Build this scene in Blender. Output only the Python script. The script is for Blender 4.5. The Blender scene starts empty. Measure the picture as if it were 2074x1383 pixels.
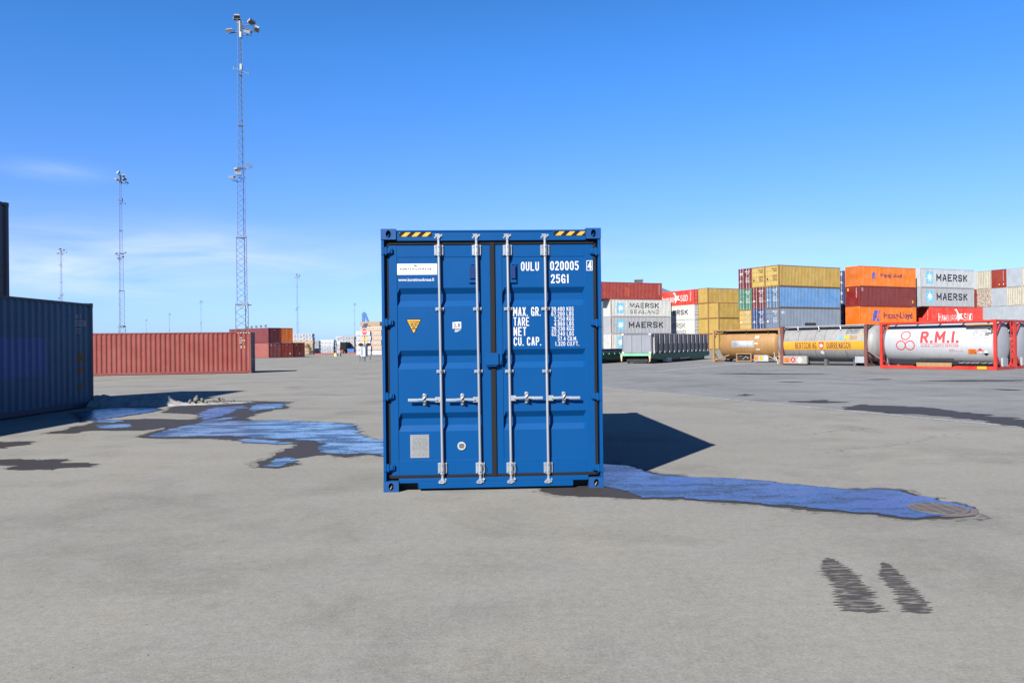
import bpy, bmesh, math, random
from mathutils import Vector, Matrix, noise
R = math.radians
C = bpy.context.scene.collection
SC = bpy.context.scene

# ------------------------------------------------------------------ camera
cam_d = bpy.data.cameras.new("camera"); cam = bpy.data.objects.new("camera", cam_d); C.objects.link(cam)
PITCH, ROLL, EYE = 0.0035, 0.0117, 1.61
Rt = Vector((1, 0, 0)); Up = Vector((0, -math.sin(PITCH), math.cos(PITCH))); Fw = Vector((0, math.cos(PITCH), math.sin(PITCH)))
r_ = Rt * math.cos(ROLL) - Up * math.sin(ROLL); u_ = Rt * math.sin(ROLL) + Up * math.cos(ROLL)
cam.matrix_world = Matrix(((r_.x, u_.x, -Fw.x, 0), (r_.y, u_.y, -Fw.y, 0), (r_.z, u_.z, -Fw.z, EYE), (0, 0, 0, 1)))
cam_d.sensor_width = 36.0; cam_d.lens = 1635 / 2074 * 36
cam_d.clip_start = 0.05; cam_d.clip_end = 12000
SC.camera = cam

# ------------------------------------------------------------------ light
SUN_V = Vector((0.7494, 1.2553, -1.0))          # the way the sunlight travels
ELEV = math.atan2(1.0, math.hypot(SUN_V.x, SUN_V.y)); AZ = math.atan2(-SUN_V.x, -SUN_V.y)
sd = bpy.data.lights.new("sun", 'SUN'); sd.energy = 5.0; sd.angle = R(0.5); sd.color = (1.0, 0.955, 0.885)
so = bpy.data.objects.new("sun", sd); C.objects.link(so); so.rotation_euler = SUN_V.to_track_quat('-Z', 'Y').to_euler()

W = bpy.data.worlds.new("World"); SC.world = W; W.use_nodes = True
nt = W.node_tree; nt.nodes.clear()
def N(t, ty, **kw):
    n = t.nodes.new(ty)
    for k, v in kw.items(): setattr(n, k, v)
    return n
def math_n(t, op, a, b=None, c=None, clamp=False):
    n = N(t, 'ShaderNodeMath', operation=op); n.use_clamp = clamp
    for i, v in enumerate((a, b, c)):
        if v is None: continue
        if isinstance(v, (int, float)): n.inputs[i].default_value = v
        else: t.links.new(v, n.inputs[i])
    return n.outputs[0]
def mixc(t, f, a, b, mode='MIX'):
    n = N(t, 'ShaderNodeMix', data_type='RGBA', blend_type=mode)
    for i, v in ((0, f), (6, a), (7, b)):
        if isinstance(v, (int, float)): n.inputs[i].default_value = v
        elif isinstance(v, (tuple, list)): n.inputs[i].default_value = tuple(v)[:3] + (1,)
        else: t.links.new(v, n.inputs[i])
    return n.outputs[2]
sky = N(nt, 'ShaderNodeTexSky', sky_type='NISHITA'); sky.sun_disc = False
sky.sun_elevation = ELEV; sky.sun_rotation = AZ
sky.altitude = 0; sky.air_density = 1.0; sky.dust_density = 0.35; sky.ozone_density = 3.0
tc = N(nt, 'ShaderNodeTexCoord'); sx = N(nt, 'ShaderNodeSeparateXYZ'); nt.links.new(tc.outputs['Generated'], sx.inputs[0])
# a clean cold spring sky: less red, and no yellow band at the horizon
rmp = N(nt, 'ShaderNodeValToRGB'); nt.links.new(sx.outputs[2], rmp.inputs[0]); cr_ = rmp.color_ramp
STOPS = [(0.0, .46, .68, 1.25), (.03, .488, .694, 1.25), (.118, .51, .655, 1.2), (.177, .455, .683, 1.16), (.26, .365, .696, 1.16), (.334, .300, .705, 1.18), (.39, .268, .66, 1.10), (.7, .20, .58, 1.0)]
cr_.elements[0].position, cr_.elements[1].position = STOPS[0][0], STOPS[-1][0]
cr_.elements[0].color = (*[v/1.3 for v in STOPS[0][1:]], 1); cr_.elements[1].color = (*[v/1.3 for v in STOPS[-1][1:]], 1)
for q in STOPS[1:-1]: e = cr_.elements.new(q[0]); e.color = (*[v/1.3 for v in q[1:]], 1)
skyb = mixc(nt, 1.0, mixc(nt, 1.0, sky.outputs[0], rmp.outputs[0], 'MULTIPLY'), (1.3, 1.3, 1.3), 'MULTIPLY')
az = math_n(nt, 'ARCTAN2', sx.outputs[0], sx.outputs[1]); el = math_n(nt, 'ARCSINE', sx.outputs[2])
cx = N(nt, 'ShaderNodeCombineXYZ'); nt.links.new(math_n(nt, 'MULTIPLY', az, 3.0), cx.inputs[0]); nt.links.new(math_n(nt, 'MULTIPLY', el, 16.0), cx.inputs[1])
cn = N(nt, 'ShaderNodeTexNoise'); cn.inputs['Scale'].default_value = 1.6; cn.inputs['Detail'].default_value = 7; cn.inputs['Roughness'].default_value = 0.55; cn.inputs['Distortion'].default_value = 0.5
nt.links.new(cx.outputs[0], cn.inputs['Vector'])
def blob(a0, e0, sa, se):
    da = math_n(nt, 'DIVIDE', math_n(nt, 'SUBTRACT', az, a0), sa); de = math_n(nt, 'DIVIDE', math_n(nt, 'SUBTRACT', el, e0), se)
    q = math_n(nt, 'ADD', math_n(nt, 'MULTIPLY', da, da), math_n(nt, 'MULTIPLY', de, de))
    return math_n(nt, 'EXPONENT', math_n(nt, 'MULTIPLY', q, -1.0))
m1 = math_n(nt, 'MULTIPLY', blob(R(-28), R(5.6), R(14), R(2.0)), 1.35); m2 = math_n(nt, 'MULTIPLY', blob(R(-29.6), R(10.9), R(2.6), R(0.5)), 0.6)
m3 = math_n(nt, 'MULTIPLY', blob(R(14), R(5.5), R(22), R(2.2)), 0.30)
mm = math_n(nt, 'ADD', math_n(nt, 'ADD', m1, m2), m3)
cl = math_n(nt, 'MULTIPLY', mm, math_n(nt, 'MULTIPLY', math_n(nt, 'SUBTRACT', cn.outputs['Fac'], 0.33), 2.6, clamp=True), clamp=True)
cl = math_n(nt, 'MULTIPLY', cl, 0.80)
skyc = mixc(nt, cl, skyb, (4.9, 5.7, 6.4))
bg = N(nt, 'ShaderNodeBackground'); bg.inputs['Strength'].default_value = 0.05
nt.links.new(skyc, bg.inputs['Color'])
wo = N(nt, 'ShaderNodeOutputWorld'); nt.links.new(bg.outputs[0], wo.inputs[0])
vs = SC.view_settings; vs.view_transform = 'Standard'; vs.look = 'None'; vs.gamma = 1.0; vs.use_curve_mapping = False
vs.exposure = 1.75
SC.cycles.max_bounces = 6; SC.cycles.diffuse_bounces = 3; SC.cycles.glossy_bounces = 3

# ------------------------------------------------------------------ materials
def lin(c): c /= 255.0; return c / 12.92 if c <= 0.04045 else ((c + 0.055) / 1.055) ** 2.4
def S(r, g, b, k=3.0): return (lin(r) / k, lin(g) / k, lin(b) / k)
MATS = {}
def paint(name, col, rough=0.5, dirt=0.25, rust=0.0, metal=0.0, fade=0.12, dirtcol=(0.05, 0.043, 0.035), spec=0.4, grime=0.0):
    """weathered paint: blotchy fading, vertical dirt runs, rust spots; position of the pattern differs from object to object"""
    if name in MATS: return MATS[name]
    m = bpy.data.materials.new(name); m.use_nodes = True; t = m.node_tree; bs = t.nodes['Principled BSDF']
    tcn = N(t, 'ShaderNodeTexCoord'); oi = N(t, 'ShaderNodeObjectInfo')
    va = N(t, 'ShaderNodeVectorMath', operation='MULTIPLY_ADD')
    cb = N(t, 'ShaderNodeCombineXYZ'); t.links.new(oi.outputs['Random'], cb.inputs[0]); t.links.new(oi.outputs['Random'], cb.inputs[1])
    va.inputs[1].default_value = (37, 53, 0); t.links.new(cb.outputs[0], va.inputs[0]); t.links.new(tcn.outputs['Object'], va.inputs[2])
    vec = va.outputs[0]
    def noi(scale, det, stretch=(1, 1, 1), rgh=0.6):
        mp = N(t, 'ShaderNodeMapping'); mp.inputs['Scale'].default_value = stretch; t.links.new(vec, mp.inputs[0])
        n = N(t, 'ShaderNodeTexNoise'); n.inputs['Scale'].default_value = scale; n.inputs['Detail'].default_value = det; n.inputs['Roughness'].default_value = rgh
        t.links.new(mp.outputs[0], n.inputs['Vector']); return n.outputs['Fac']
    n1 = noi(0.9, 5); n2 = noi(3.2, 6, (2.2, 2.2, 0.22)); n3 = noi(7.0, 6, (1, 1, 0.6))
    f = math_n(t, 'MULTIPLY', math_n(t, 'SUBTRACT', n1, 0.5), 2 * fade)
    base = mixc(t, 1.0, col, (1, 1, 1), 'MULTIPLY')
    hsv = N(t, 'ShaderNodeHueSaturation'); t.links.new(base, hsv.inputs['Color'])
    t.links.new(math_n(t, 'ADD', 1.0, math_n(t, 'MULTIPLY', f, 1.6)), hsv.inputs['Value']); t.links.new(math_n(t, 'SUBTRACT', 1.0, f), hsv.inputs['Saturation'])
    c = hsv.outputs[0]
    if dirt: c = mixc(t, math_n(t, 'MULTIPLY', math_n(t, 'SUBTRACT', n2, 0.42), 3.2 * dirt, clamp=True), c, dirtcol)
    if grime: c = mixc(t, math_n(t, 'MULTIPLY', math_n(t, 'SUBTRACT', noi(14, 4), 0.5), 2.2 * grime, clamp=True), c, dirtcol)
    if rust:
        rf = math_n(t, 'MULTIPLY', math_n(t, 'SUBTRACT', n3, 0.70 - 0.17 * rust), 9.0, clamp=True)
        c = mixc(t, rf, c, (0.10, 0.034, 0.012))
    t.links.new(c, bs.inputs['Base Color'])
    bs.inputs['Metallic'].default_value = metal; bs.inputs['Specular IOR Level'].default_value = spec
    t.links.new(math_n(t, 'ADD', rough - 0.08, math_n(t, 'MULTIPLY', n1, 0.16)), bs.inputs['Roughness'])
    MATS[name] = m; return m
def plain(name, col, rough=0.6, metal=0.0, spec=0.4):
    return paint(name, col, rough, 0.05, 0, metal, 0.05, spec=spec)

# ------------------------------------------------------------------ mesh helper
class MB:
    def __init__(s): s.v = []; s.f = []; s.sm = []; s.mi = []; s.cm = 0
    def add(s, vs, fs, smooth=False):
        b = len(s.v); s.v += [tuple(v) for v in vs]; s.f += [tuple(b + i for i in f) for f in fs]; s.sm += [smooth] * len(fs); s.mi += [s.cm] * len(fs); return s
    def box(s, x0, x1, y0, y1, z0, z1):
        return s.add([(x0,y0,z0),(x1,y0,z0),(x1,y1,z0),(x0,y1,z0),(x0,y0,z1),(x1,y0,z1),(x1,y1,z1),(x0,y1,z1)],
                     [(0,3,2,1),(4,5,6,7),(0,1,5,4),(1,2,6,5),(2,3,7,6),(3,0,4,7)])
    def prism(s, poly, axis, a0, a1):
        """poly: 2-D outline in the other two axes (counter-clockwise), extruded along axis 'x','y' or 'z'"""
        def P(p, a): return {'x': (a, p[0], p[1]), 'y': (p[0], a, p[1]), 'z': (p[0], p[1], a)}[axis]
        n = len(poly); v = [P(p, a0) for p in poly] + [P(p, a1) for p in poly]
        return s.add(v, [tuple(range(n))[::-1], tuple(range(n, 2*n))] + [(i, (i+1) % n, n + (i+1) % n, n + i) for i in range(n)])
    def tube(s, pts, r, n=8, cap=True):
        pts = [Vector(p) for p in pts]; rings = []
        for i, p in enumerate(pts):
            d = (pts[min(i+1, len(pts)-1)] - pts[max(i-1, 0)]).normalized()
            a = d.cross(Vector((0, 0, 1)));
            if a.length < 1e-3: a = d.cross(Vector((0, 1, 0)))
            a.normalize(); b = d.cross(a)
            rr = r[i] if isinstance(r, (list, tuple)) else r
            rings.append([p + a * rr * math.cos(2*math.pi*k/n) + b * rr * math.sin(2*math.pi*k/n) for k in range(n)])
        v = [q for g in rings for q in g]; f = []
        for i in range(len(pts)-1):
            for k in range(n): f.append((i*n+k, (i+1)*n+k, (i+1)*n+(k+1) % n, i*n+(k+1) % n))
        s.add(v, f, n > 5)
        if cap: s.add(rings[0], [tuple(range(n))]); s.add(rings[-1], [tuple(range(n))[::-1]])
        return s
    def poly(s, pts): return s.add(pts, [tuple(range(len(pts)))])
    def mesh(s, name):
        m = bpy.data.meshes.new(name); m.from_pydata(s.v, [], s.f); m.polygons.foreach_set('use_smooth', s.sm)
        m.polygons.foreach_set('material_index', s.mi); m.update()
        bm = bmesh.new(); bm.from_mesh(m); bmesh.ops.recalc_face_normals(bm, faces=bm.faces[:]); bm.to_mesh(m); bm.free()
        return m
    def build(s, name, mats, parent=None, bevel=0, loc=None, rot=None):
        return put(name, s.mesh(name), mats, parent, bevel, loc, rot)
def put(name, me, mats, parent=None, bevel=0, loc=None, rot=None):
    o = bpy.data.objects.new(name, me); C.objects.link(o)
    if not isinstance(mats, (list, tuple)): mats = [mats]
    if len(me.materials) == 0:
        for m in mats: me.materials.append(m)
    for i, m in enumerate(mats):
        o.material_slots[i].link = 'OBJECT'; o.material_slots[i].material = m
    if parent: o.parent = parent
    if loc: o.location = loc
    if rot is not None: o.rotation_euler = (0, 0, rot)
    if bevel:
        b = o.modifiers.new('bevel', 'BEVEL'); b.width = bevel; b.segments = 2; b.limit_method = 'ANGLE'; b.angle_limit = R(40)
    return o
def tag(o, label=None, cat=None, group=None, kind=None):
    if label: o['label'] = label
    if cat: o['category'] = cat
    if group: o['group'] = group
    if kind: o['kind'] = kind
    return o
def empty(name, loc, rz=0):
    o = bpy.data.objects.new(name, None); C.objects.link(o); o.location = loc; o.rotation_euler = (0, 0, rz); o.empty_display_size = 0.3; return o
CACHE = {}
def cached(key, fn):
    if key not in CACHE: CACHE[key] = fn()
    return CACHE[key]

# ------------------------------------------------------------------ lettering
TXT = {}
def text2d(s, bold=0.0, space=1.0, line=1.0):
    k = (s, bold, space)
    if k in TXT: return TXT[k]
    cu = bpy.data.curves.new('t', 'FONT'); cu.body = s; cu.offset = bold; cu.space_character = space; cu.resolution_u = 3; cu.space_line = line
    o = bpy.data.objects.new('t', cu); C.objects.link(o)
    bpy.context.view_layer.update()
    me = bpy.data.meshes.new_from_object(o.evaluated_get(bpy.context.evaluated_depsgraph_get()))
    bm = bmesh.new(); bm.from_mesh(me)
    bpy.data.objects.remove(o); bpy.data.curves.remove(cu); bpy.data.meshes.remove(me)
    xs = [v.co.x for v in bm.verts]; ys = [v.co.y for v in bm.verts]
    x0, x1, y0, y1 = min(xs), max(xs), min(ys), max(ys)
    for v in bm.verts: v.co = ((v.co.x-x0)/(x1-x0), (v.co.y-y0)/(y1-y0), 0)
    TXT[k] = bm; return bm
def lay(bm0, name, fn, mat, parent, cutx=(), cuty=(), sx=1, sy=1, ox=0, oy=0):
    """scale a flat mesh to sx by sy at (ox, oy), cut it along lines, then bend it with fn(x, y) -> 3-D"""
    bm = bm0.copy(); bmesh.ops.triangulate(bm, faces=bm.faces[:])
    for v in bm.verts: v.co = (ox + v.co.x*sx, oy + v.co.y*sy, 0)
    for c in cutx: bmesh.ops.bisect_plane(bm, geom=bm.verts[:]+bm.edges[:]+bm.faces[:], plane_co=(c, 0, 0), plane_no=(1, 0, 0))
    for c in cuty: bmesh.ops.bisect_plane(bm, geom=bm.verts[:]+bm.edges[:]+bm.faces[:], plane_co=(0, c, 0), plane_no=(0, 1, 0))
    for v in bm.verts: v.co = fn(v.co.x, v.co.y)
    me = bpy.data.meshes.new(name); bm.to_mesh(me); bm.free()
    return put(name, me, mat, parent)
def shape2d(polys):
    bm = bmesh.new()
    for p in polys:
        bm.faces.new([bm.verts.new((x, y, 0)) for x, y in p])
    bmesh.ops.triangulate(bm, faces=bm.faces[:])
    return bm
def ring2d(cx, cy, r0, r1, a0=0, a1=360, n=40):
    out = []
    for i in range(n):
        a, b = R(a0+(a1-a0)*i/n), R(a0+(a1-a0)*(i+1)/n)
        out.append([(cx+r0*math.cos(a), cy+r0*math.sin(a)), (cx+r1*math.cos(a), cy+r1*math.sin(a)), (cx+r1*math.cos(b), cy+r1*math.sin(b)), (cx+r0*math.cos(b), cy+r0*math.sin(b))])
    return out
def star2d(cx, cy, r0, r1, n=7):
    return [(cx+(r1 if i % 2 == 0 else r0)*math.sin(math.pi*i/n), cy+(r1 if i % 2 == 0 else r0)*math.cos(math.pi*i/n)) for i in range(2*n)]

# plain stencil-like capitals drawn as strokes of even width (x and y run 0..1 inside each letter's cell)
def _g(s): return [[tuple(float(v)/10 for v in p.split(',')) for p in q.split()] for q in s.split('|')]
_O = "3,0 7,0 10,2 10,8 7,10 3,10 0,8 0,2 3,0"
GLY = {k: _g(v) for k, v in {
 'A': "0,0 4,10 6,10 10,0|1.8,3.4 8.2,3.4", 'B': "0,5.2 7,5.2 9.3,6.6 9.3,8.8 7,10 0,10 0,0 7.5,0 10,1.5 10,4 7,5.2", 'C': "10,8 7,10 3,10 0,8 0,2 3,0 7,0 10,2", 'D': "0,0 6.5,0 10,2.2 10,7.8 6.5,10 0,10 0,0",
 'E': "10,10 0,10 0,0 10,0|0,5.2 8,5.2", 'F': "10,10 0,10 0,0|0,5.2 8,5.2", 'G': "10,8 7,10 3,10 0,8 0,2 3,0 10,0 10,4.4 6,4.4", 'H': "0,0 0,10|10,0 10,10|0,5.2 10,5.2", 'I': "5,0 5,10", 'J': "10,10 10,2 7,0 3,0 0,2",
 'K': "0,0 0,10|10,10 0,4.2|3.6,6.2 10,0", 'L': "0,10 0,0 10,0", 'M': "0,0 0,10 5,3 10,10 10,0", 'N': "0,0 0,10 10,0 10,10", 'O': _O, '0': _O, 'P': "0,0 0,10 7,10 10,8.6 10,6 7,4.6 0,4.6", 'Q': _O+"|6,3 10,-1",
 'R': "0,0 0,10 7,10 10,8.6 10,6.2 7,4.8 0,4.8|5.5,4.8 10,0", 'S': "10,8.4 7.5,10 2.5,10 0,8.4 0,6.6 2,5.4 8,4.6 10,3.4 10,1.6 7.5,0 2.5,0 0,1.6", 'T': "0,10 10,10|5,10 5,0", 'U': "0,10 0,2 3,0 7,0 10,2 10,10",
 'Ü': "0,8 0,2 3,0 7,0 10,2 10,8|2.6,10.4 2.6,9.2|7.4,10.4 7.4,9.2", 'V': "0,10 5,0 10,10", 'W': "0,10 2.5,0 5,7.5 7.5,0 10,10", 'X': "0,0 10,10|0,10 10,0", 'Y': "0,10 5,5 10,10|5,5 5,0", 'Z': "0,10 10,10 0,0 10,0",
 '1': "2.5,8.2 5.5,10 5.5,0", '2': "0,8 2.5,10 7.5,10 10,8.4 10,6.6 0,0 10,0", '3': "0,8.6 2.5,10 7.5,10 10,8.4 10,6.4 7,5.3 10,4.2 10,1.6 7.5,0 2.5,0 0,1.4|4,5.3 7,5.3", '4': "7.5,0 7.5,10 0,3 10,3", '5': "9.5,10 0.8,10 0.4,5.8 7,6.2 10,4.6 10,1.8 7,0 2.5,0 0,1.4",
 '6': "9.5,8.6 7,10 3,10 0,8 0,2 3,0 7,0 10,1.8 10,4.2 7,5.8 0,5", '7': "0,10 10,10 3.5,0", '8': "3,5.3 0.4,6.8 0.4,8.6 3,10 7,10 9.6,8.6 9.6,6.8 7,5.3 3,5.3 0,3.8 0,1.6 3,0 7,0 10,1.6 10,3.8 7,5.3", '9': "0.5,1.4 3,0 7,0 10,2 10,8 7,10 3,10 0,8.2 0,5.8 3,4.2 10,5",
 '.': "4,0 6,0", '-': "2,5 8,5", ' ': "", '/': "0,0 10,10"}.items()}
NARROW = {'I': .30, '1': .62, '.': .28, ' ': .45, 'M': 1.25, 'W': 1.3, '-': .7}
def strokes(s, w, h, t, gap=.27, cap=.31):
    """lay out s in a box w by h with stroke width t; returns a flat mesh, each stroke a hair above the last"""
    bm = bmesh.new(); ws = [NARROW.get(c, 1.0) for c in s]; unit = w/(sum(ws)+gap*(len(s)-1)); x = 0; lev = 0
    t = min(t, unit*cap); r = t/2
    for c, cw in zip(s, ws):
        cwid = unit*cw; sxx = max(cwid-t, .001); syy = h-t
        pls = []
        for pl in GLY.get(c, []):
            cur = []
            for i, p in enumerate(pl):
                cur.append(p)
                if 0 < i < len(pl)-1:
                    d0 = Vector(((p[0]-pl[i-1][0])*cwid, (p[1]-pl[i-1][1])*h)); d1 = Vector(((pl[i+1][0]-p[0])*cwid, (pl[i+1][1]-p[1])*h))
                    if d0.length and d1.length and d0.normalized().dot(d1.normalized()) < -.25: pls.append(cur); cur = [p]
            pls.append(cur)
        for pl in pls:
            if len(pl) < 2: continue
            if c in 'I.': P = [Vector((x+cwid/2+(p[0]-.5)*(0 if c == 'I' else .01)+ (0 if c == 'I' else (p[0]-.5)*t*.6), r+p[1]*syy)) for p in pl]
            else: P = [Vector((x+r+p[0]*sxx, r+p[1]*syy)) for p in pl]
            closed = (P[0]-P[-1]).length < 1e-6 and len(P) > 3
            n = len(P)-(1 if closed else 0); L_, R_ = [], []
            for i in range(n):
                a = P[i-1] if (i or closed) else None; a = P[n-1] if closed and i == 0 else a; b_ = P[(i+1) % n] if (i < n-1 or closed) else None
                d0 = (P[i]-a).normalized() if a is not None else None; d1 = (b_-P[i]).normalized() if b_ is not None else None
                if d0 is None: nn = Vector((-d1.y, d1.x)); q = P[i]-d1*r*.9; k = 1
                elif d1 is None: nn = Vector((-d0.y, d0.x)); q = P[i]+d0*r*.9; k = 1
                else:
                    n0, n1 = Vector((-d0.y, d0.x)), Vector((-d1.y, d1.x)); nn = (n0+n1)
                    if nn.length < .2: nn = n0; k = 1
                    else: nn.normalize(); k = min(1/max(nn.dot(n0), .3), 2.2)
                    q = P[i]
                L_.append(bm.verts.new((*(q+nn*r*k), lev))); R_.append(bm.verts.new((*(q-nn*r*k), lev)))
            for i in range(n if closed else n-1):
                j = (i+1) % n
                try: bm.faces.new((R_[i], R_[j], L_[j], L_[i]))
                except ValueError: pass
            lev += .0004
        x += unit*(cw+gap)
    return bm
def lay_strokes(s, fn, mat, par, w, h, t, ox=0, oy=0, cutx=(), cuty=(), nrm=(0, -1, 0), gap=.27, name='lettering', cap=.31):
    bm = strokes(s, w, h, t, gap, cap)
    for v in bm.verts: v.co.x += ox; v.co.y += oy
    bmesh.ops.triangulate(bm, faces=bm.faces[:])
    for c in cutx: bmesh.ops.bisect_plane(bm, geom=bm.verts[:]+bm.edges[:]+bm.faces[:], plane_co=(c, 0, 0), plane_no=(1, 0, 0))
    for c in cuty: bmesh.ops.bisect_plane(bm, geom=bm.verts[:]+bm.edges[:]+bm.faces[:], plane_co=(0, c, 0), plane_no=(0, 1, 0))
    N_ = Vector(nrm)
    for v in bm.verts: l = v.co.z; v.co = Vector(fn(v.co.x, v.co.y)) + N_*l*(.25 if h < .4 else 1)
    me = bpy.data.meshes.new(name); bm.to_mesh(me); bm.free()
    return put(name, me, mat, par)
def caps(s): return all(c in GLY for c in s)

# ------------------------------------------------------------------ ground
def sstep(a, b, x): x = max(0.0, min(1.0, (x-a)/(b-a))); return x*x*(3-2*x)
def gz(x, y):
    """the yard is flat near the camera and rises gently to the far right, falls slightly to the far left"""
    rt = 0.30 + 0.015*max(0.0, min(x, 80.0)-32)
    k = sstep(-6, 12, x)
    return sstep(66, 98, y) * (rt*k - 0.25*(1-k))
def ground_mat(name, col, spread=0.10, dark=0.0, tint=(0.86, 0.89, 0.95)):
    m = bpy.data.materials.new(name); m.use_nodes = True; t = m.node_tree; bs = t.nodes['Principled BSDF']
    g = N(t, 'ShaderNodeNewGeometry')
    def noi(scale, det, st=(1, 1, 1), rg=0.6, dist=0.0):
        mp = N(t, 'ShaderNodeMapping'); mp.inputs['Scale'].default_value = st; t.links.new(g.outputs['Position'], mp.inputs[0])
        n = N(t, 'ShaderNodeTexNoise'); n.inputs['Scale'].default_value = scale; n.inputs['Detail'].default_value = det; n.inputs['Roughness'].default_value = rg; n.inputs['Distortion'].default_value = dist
        t.links.new(mp.outputs[0], n.inputs['Vector']); return n.outputs['Fac']
    big = noi(0.22, 4); mid = noi(1.4, 6, (1, 1, 1), 0.65, 0.4); streak = noi(0.9, 5, (0.25, 1.6, 1), 0.6); fine = noi(46, 3, (1, 1, 1), 0.75); grit = noi(150, 2); grain = noi(13, 4, (1, 1, 1), 0.7)
    lane = noi(0.5, 5, (1.8, 0.12, 1), 0.55)
    def ce(a, k): return math_n(t, 'MULTIPLY', math_n(t, 'SUBTRACT', a, 0.5), k)
    val = math_n(t, 'ADD', 1.0, math_n(t, 'ADD', math_n(t, 'ADD', ce(big, 2.0*spread), ce(mid, 2.4*spread)), math_n(t, 'ADD', ce(streak, 1.2*spread), math_n(t, 'ADD', math_n(t, 'ADD', ce(fine, 0.9), ce(grain, 0.55)), ce(grit, 0.8)))))
    val = math_n(t, 'ADD', val, ce(lane, 0.9*spread))
    c = mixc(t, math_n(t, 'MULTIPLY', math_n(t, 'SUBTRACT', mid, 0.44), 2.6, clamp=True), col, tuple(a*b for a, b in zip(col, tint)))
    # brownish sandy film in broad patches
    c = mixc(t, math_n(t, 'MULTIPLY', math_n(t, 'SUBTRACT', big, 0.50), 2.0, clamp=True), c, tuple(a*b for a, b in zip(col, (1.06, 1.01, 0.93))))
    hsv = N(t, 'ShaderNodeHueSaturation'); t.links.new(c, hsv.inputs['Color']); t.links.new(val, hsv.inputs['Value'])
    # coarser, slightly darker worn areas with open grain
    wf = math_n(t, 'MULTIPLY', math_n(t, 'SUBTRACT', noi(0.42, 8, (1, 1, 1), 0.68, 0.3), 0.50), 7.0, clamp=True)
    wv = math_n(t, 'MULTIPLY', wf, math_n(t, 'ADD', 0.10, math_n(t, 'MULTIPLY', math_n(t, 'SUBTRACT', noi(70, 3, (1, 1, 1), 0.8), 0.42), 1.3, clamp=True)))
    hsv2 = N(t, 'ShaderNodeHueSaturation'); t.links.new(hsv.outputs[0], hsv2.inputs['Color']); t.links.new(math_n(t, 'SUBTRACT', 1.0, wv), hsv2.inputs['Value']); hsv = hsv2
    # small dark specks: grit, gum, tar
    sp = N(t, 'ShaderNodeTexVoronoi'); sp.inputs['Scale'].default_value = 2.3; t.links.new(g.outputs['Position'], sp.inputs['Vector'])
    spk = math_n(t, 'MULTIPLY', math_n(t, 'LESS_THAN', sp.outputs['Distance'], math_n(t, 'MULTIPLY', fine, 0.028)), 0.55)
    c = mixc(t, spk, hsv.outputs[0], (0.03, 0.028, 0.026))
    # scuffed dark smears
    sm = math_n(t, 'MULTIPLY', math_n(t, 'SUBTRACT', noi(0.8, 6, (0.6, 1.6, 1), 0.7, 1.2), 0.62), 2.4, clamp=True)
    c = mixc(t, math_n(t, 'MULTIPLY', sm, 0.45), c, tuple(a*0.62 for a in col))
    t.links.new(c, bs.inputs['Base Color'])
    bs.inputs['Roughness'].default_value = 0.92; bs.inputs['Specular IOR Level'].default_value = 0.2
    bp = N(t, 'ShaderNodeBump'); bp.inputs['Strength'].default_value = 0.35; bp.inputs['Distance'].default_value = 0.006
    t.links.new(math_n(t, 'ADD', fine, grit), bp.inputs['Height']); t.links.new(bp.outputs[0], bs.inputs['Normal'])
    return m
GCOL = (0.1300, 0.1245, 0.1095)
M_ground = ground_mat("yard_asphalt", GCOL, 0.16)
M_road = ground_mat("road_asphalt", (0.108, 0.108, 0.106), 0.28)
xs = [-5000, -900, -300, -150, -80, -50, -30, -20, -12, -6, -3, 0, 3, 6, 9, 12, 16, 20, 26, 32, 40, 50, 60, 70, 80, 110, 200, 500, 5000]
ys = [-200, -20, 0, 20, 40, 60, 66, 70, 74, 78, 82, 86, 90, 94, 98, 110, 150, 250, 600, 2000, 8000]
b = MB(); b.add([(x, y, gz(x, y)) for y in ys for x in xs], [(j*len(xs)+i, j*len(xs)+i+1, (j+1)*len(xs)+i+1, (j+1)*len(xs)+i) for j in range(len(ys)-1) for i in range(len(xs)-1)], True)
tag(b.build('ground', M_ground), kind='structure')
# the roadway beyond the white line, laid as its own sheet
def strip(p, q, w, name, mat, z=0.008, jag=0.0, seed=0, n=30):
    rnd = random.Random(seed); p = Vector(p); q = Vector(q); d = (q-p).normalized(); s = Vector((-d.y, d.x)); bb = MB(); L_ = []; R_ = []
    for i in range(n+1):
        c = p.lerp(q, i/n); a = c + s*(w/2 + rnd.uniform(-jag, jag)); e = c - s*(w/2 + rnd.uniform(-jag, jag))
        L_.append((a.x, a.y, gz(a.x, a.y)+z)); R_.append((e.x, e.y, gz(e.x, e.y)+z))
    bb.add(L_+R_, [(n+1+i, n+2+i, i+1, i) for i in range(n)])
    return tag(bb.build(name, mat), kind='structure')
b = MB()
ln = [(11.4, 9.14), (9.21, 14.56), (6.2, 22.0), (3.33, 29.1), (-3.0, 44.8), (-8.0, 57.2)]
rr = [(60, 18), (52, 30), (40, 44), (30, 56), (20, 66), (10, 66)]
for i in range(5):
    for k in range(6):
        def PT(a, c): return (ln[a][0]+(rr[a][0]-ln[a][0])*c/6+0.08, ln[a][1]+(rr[a][1]-ln[a][1])*c/6, 0.004)
        b.add([PT(i, k), PT(i, k+1), PT(i+1, k+1), PT(i+1, k)], [(0, 1, 2, 3)])
tag(b.build('road', M_road), kind='structure')
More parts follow.
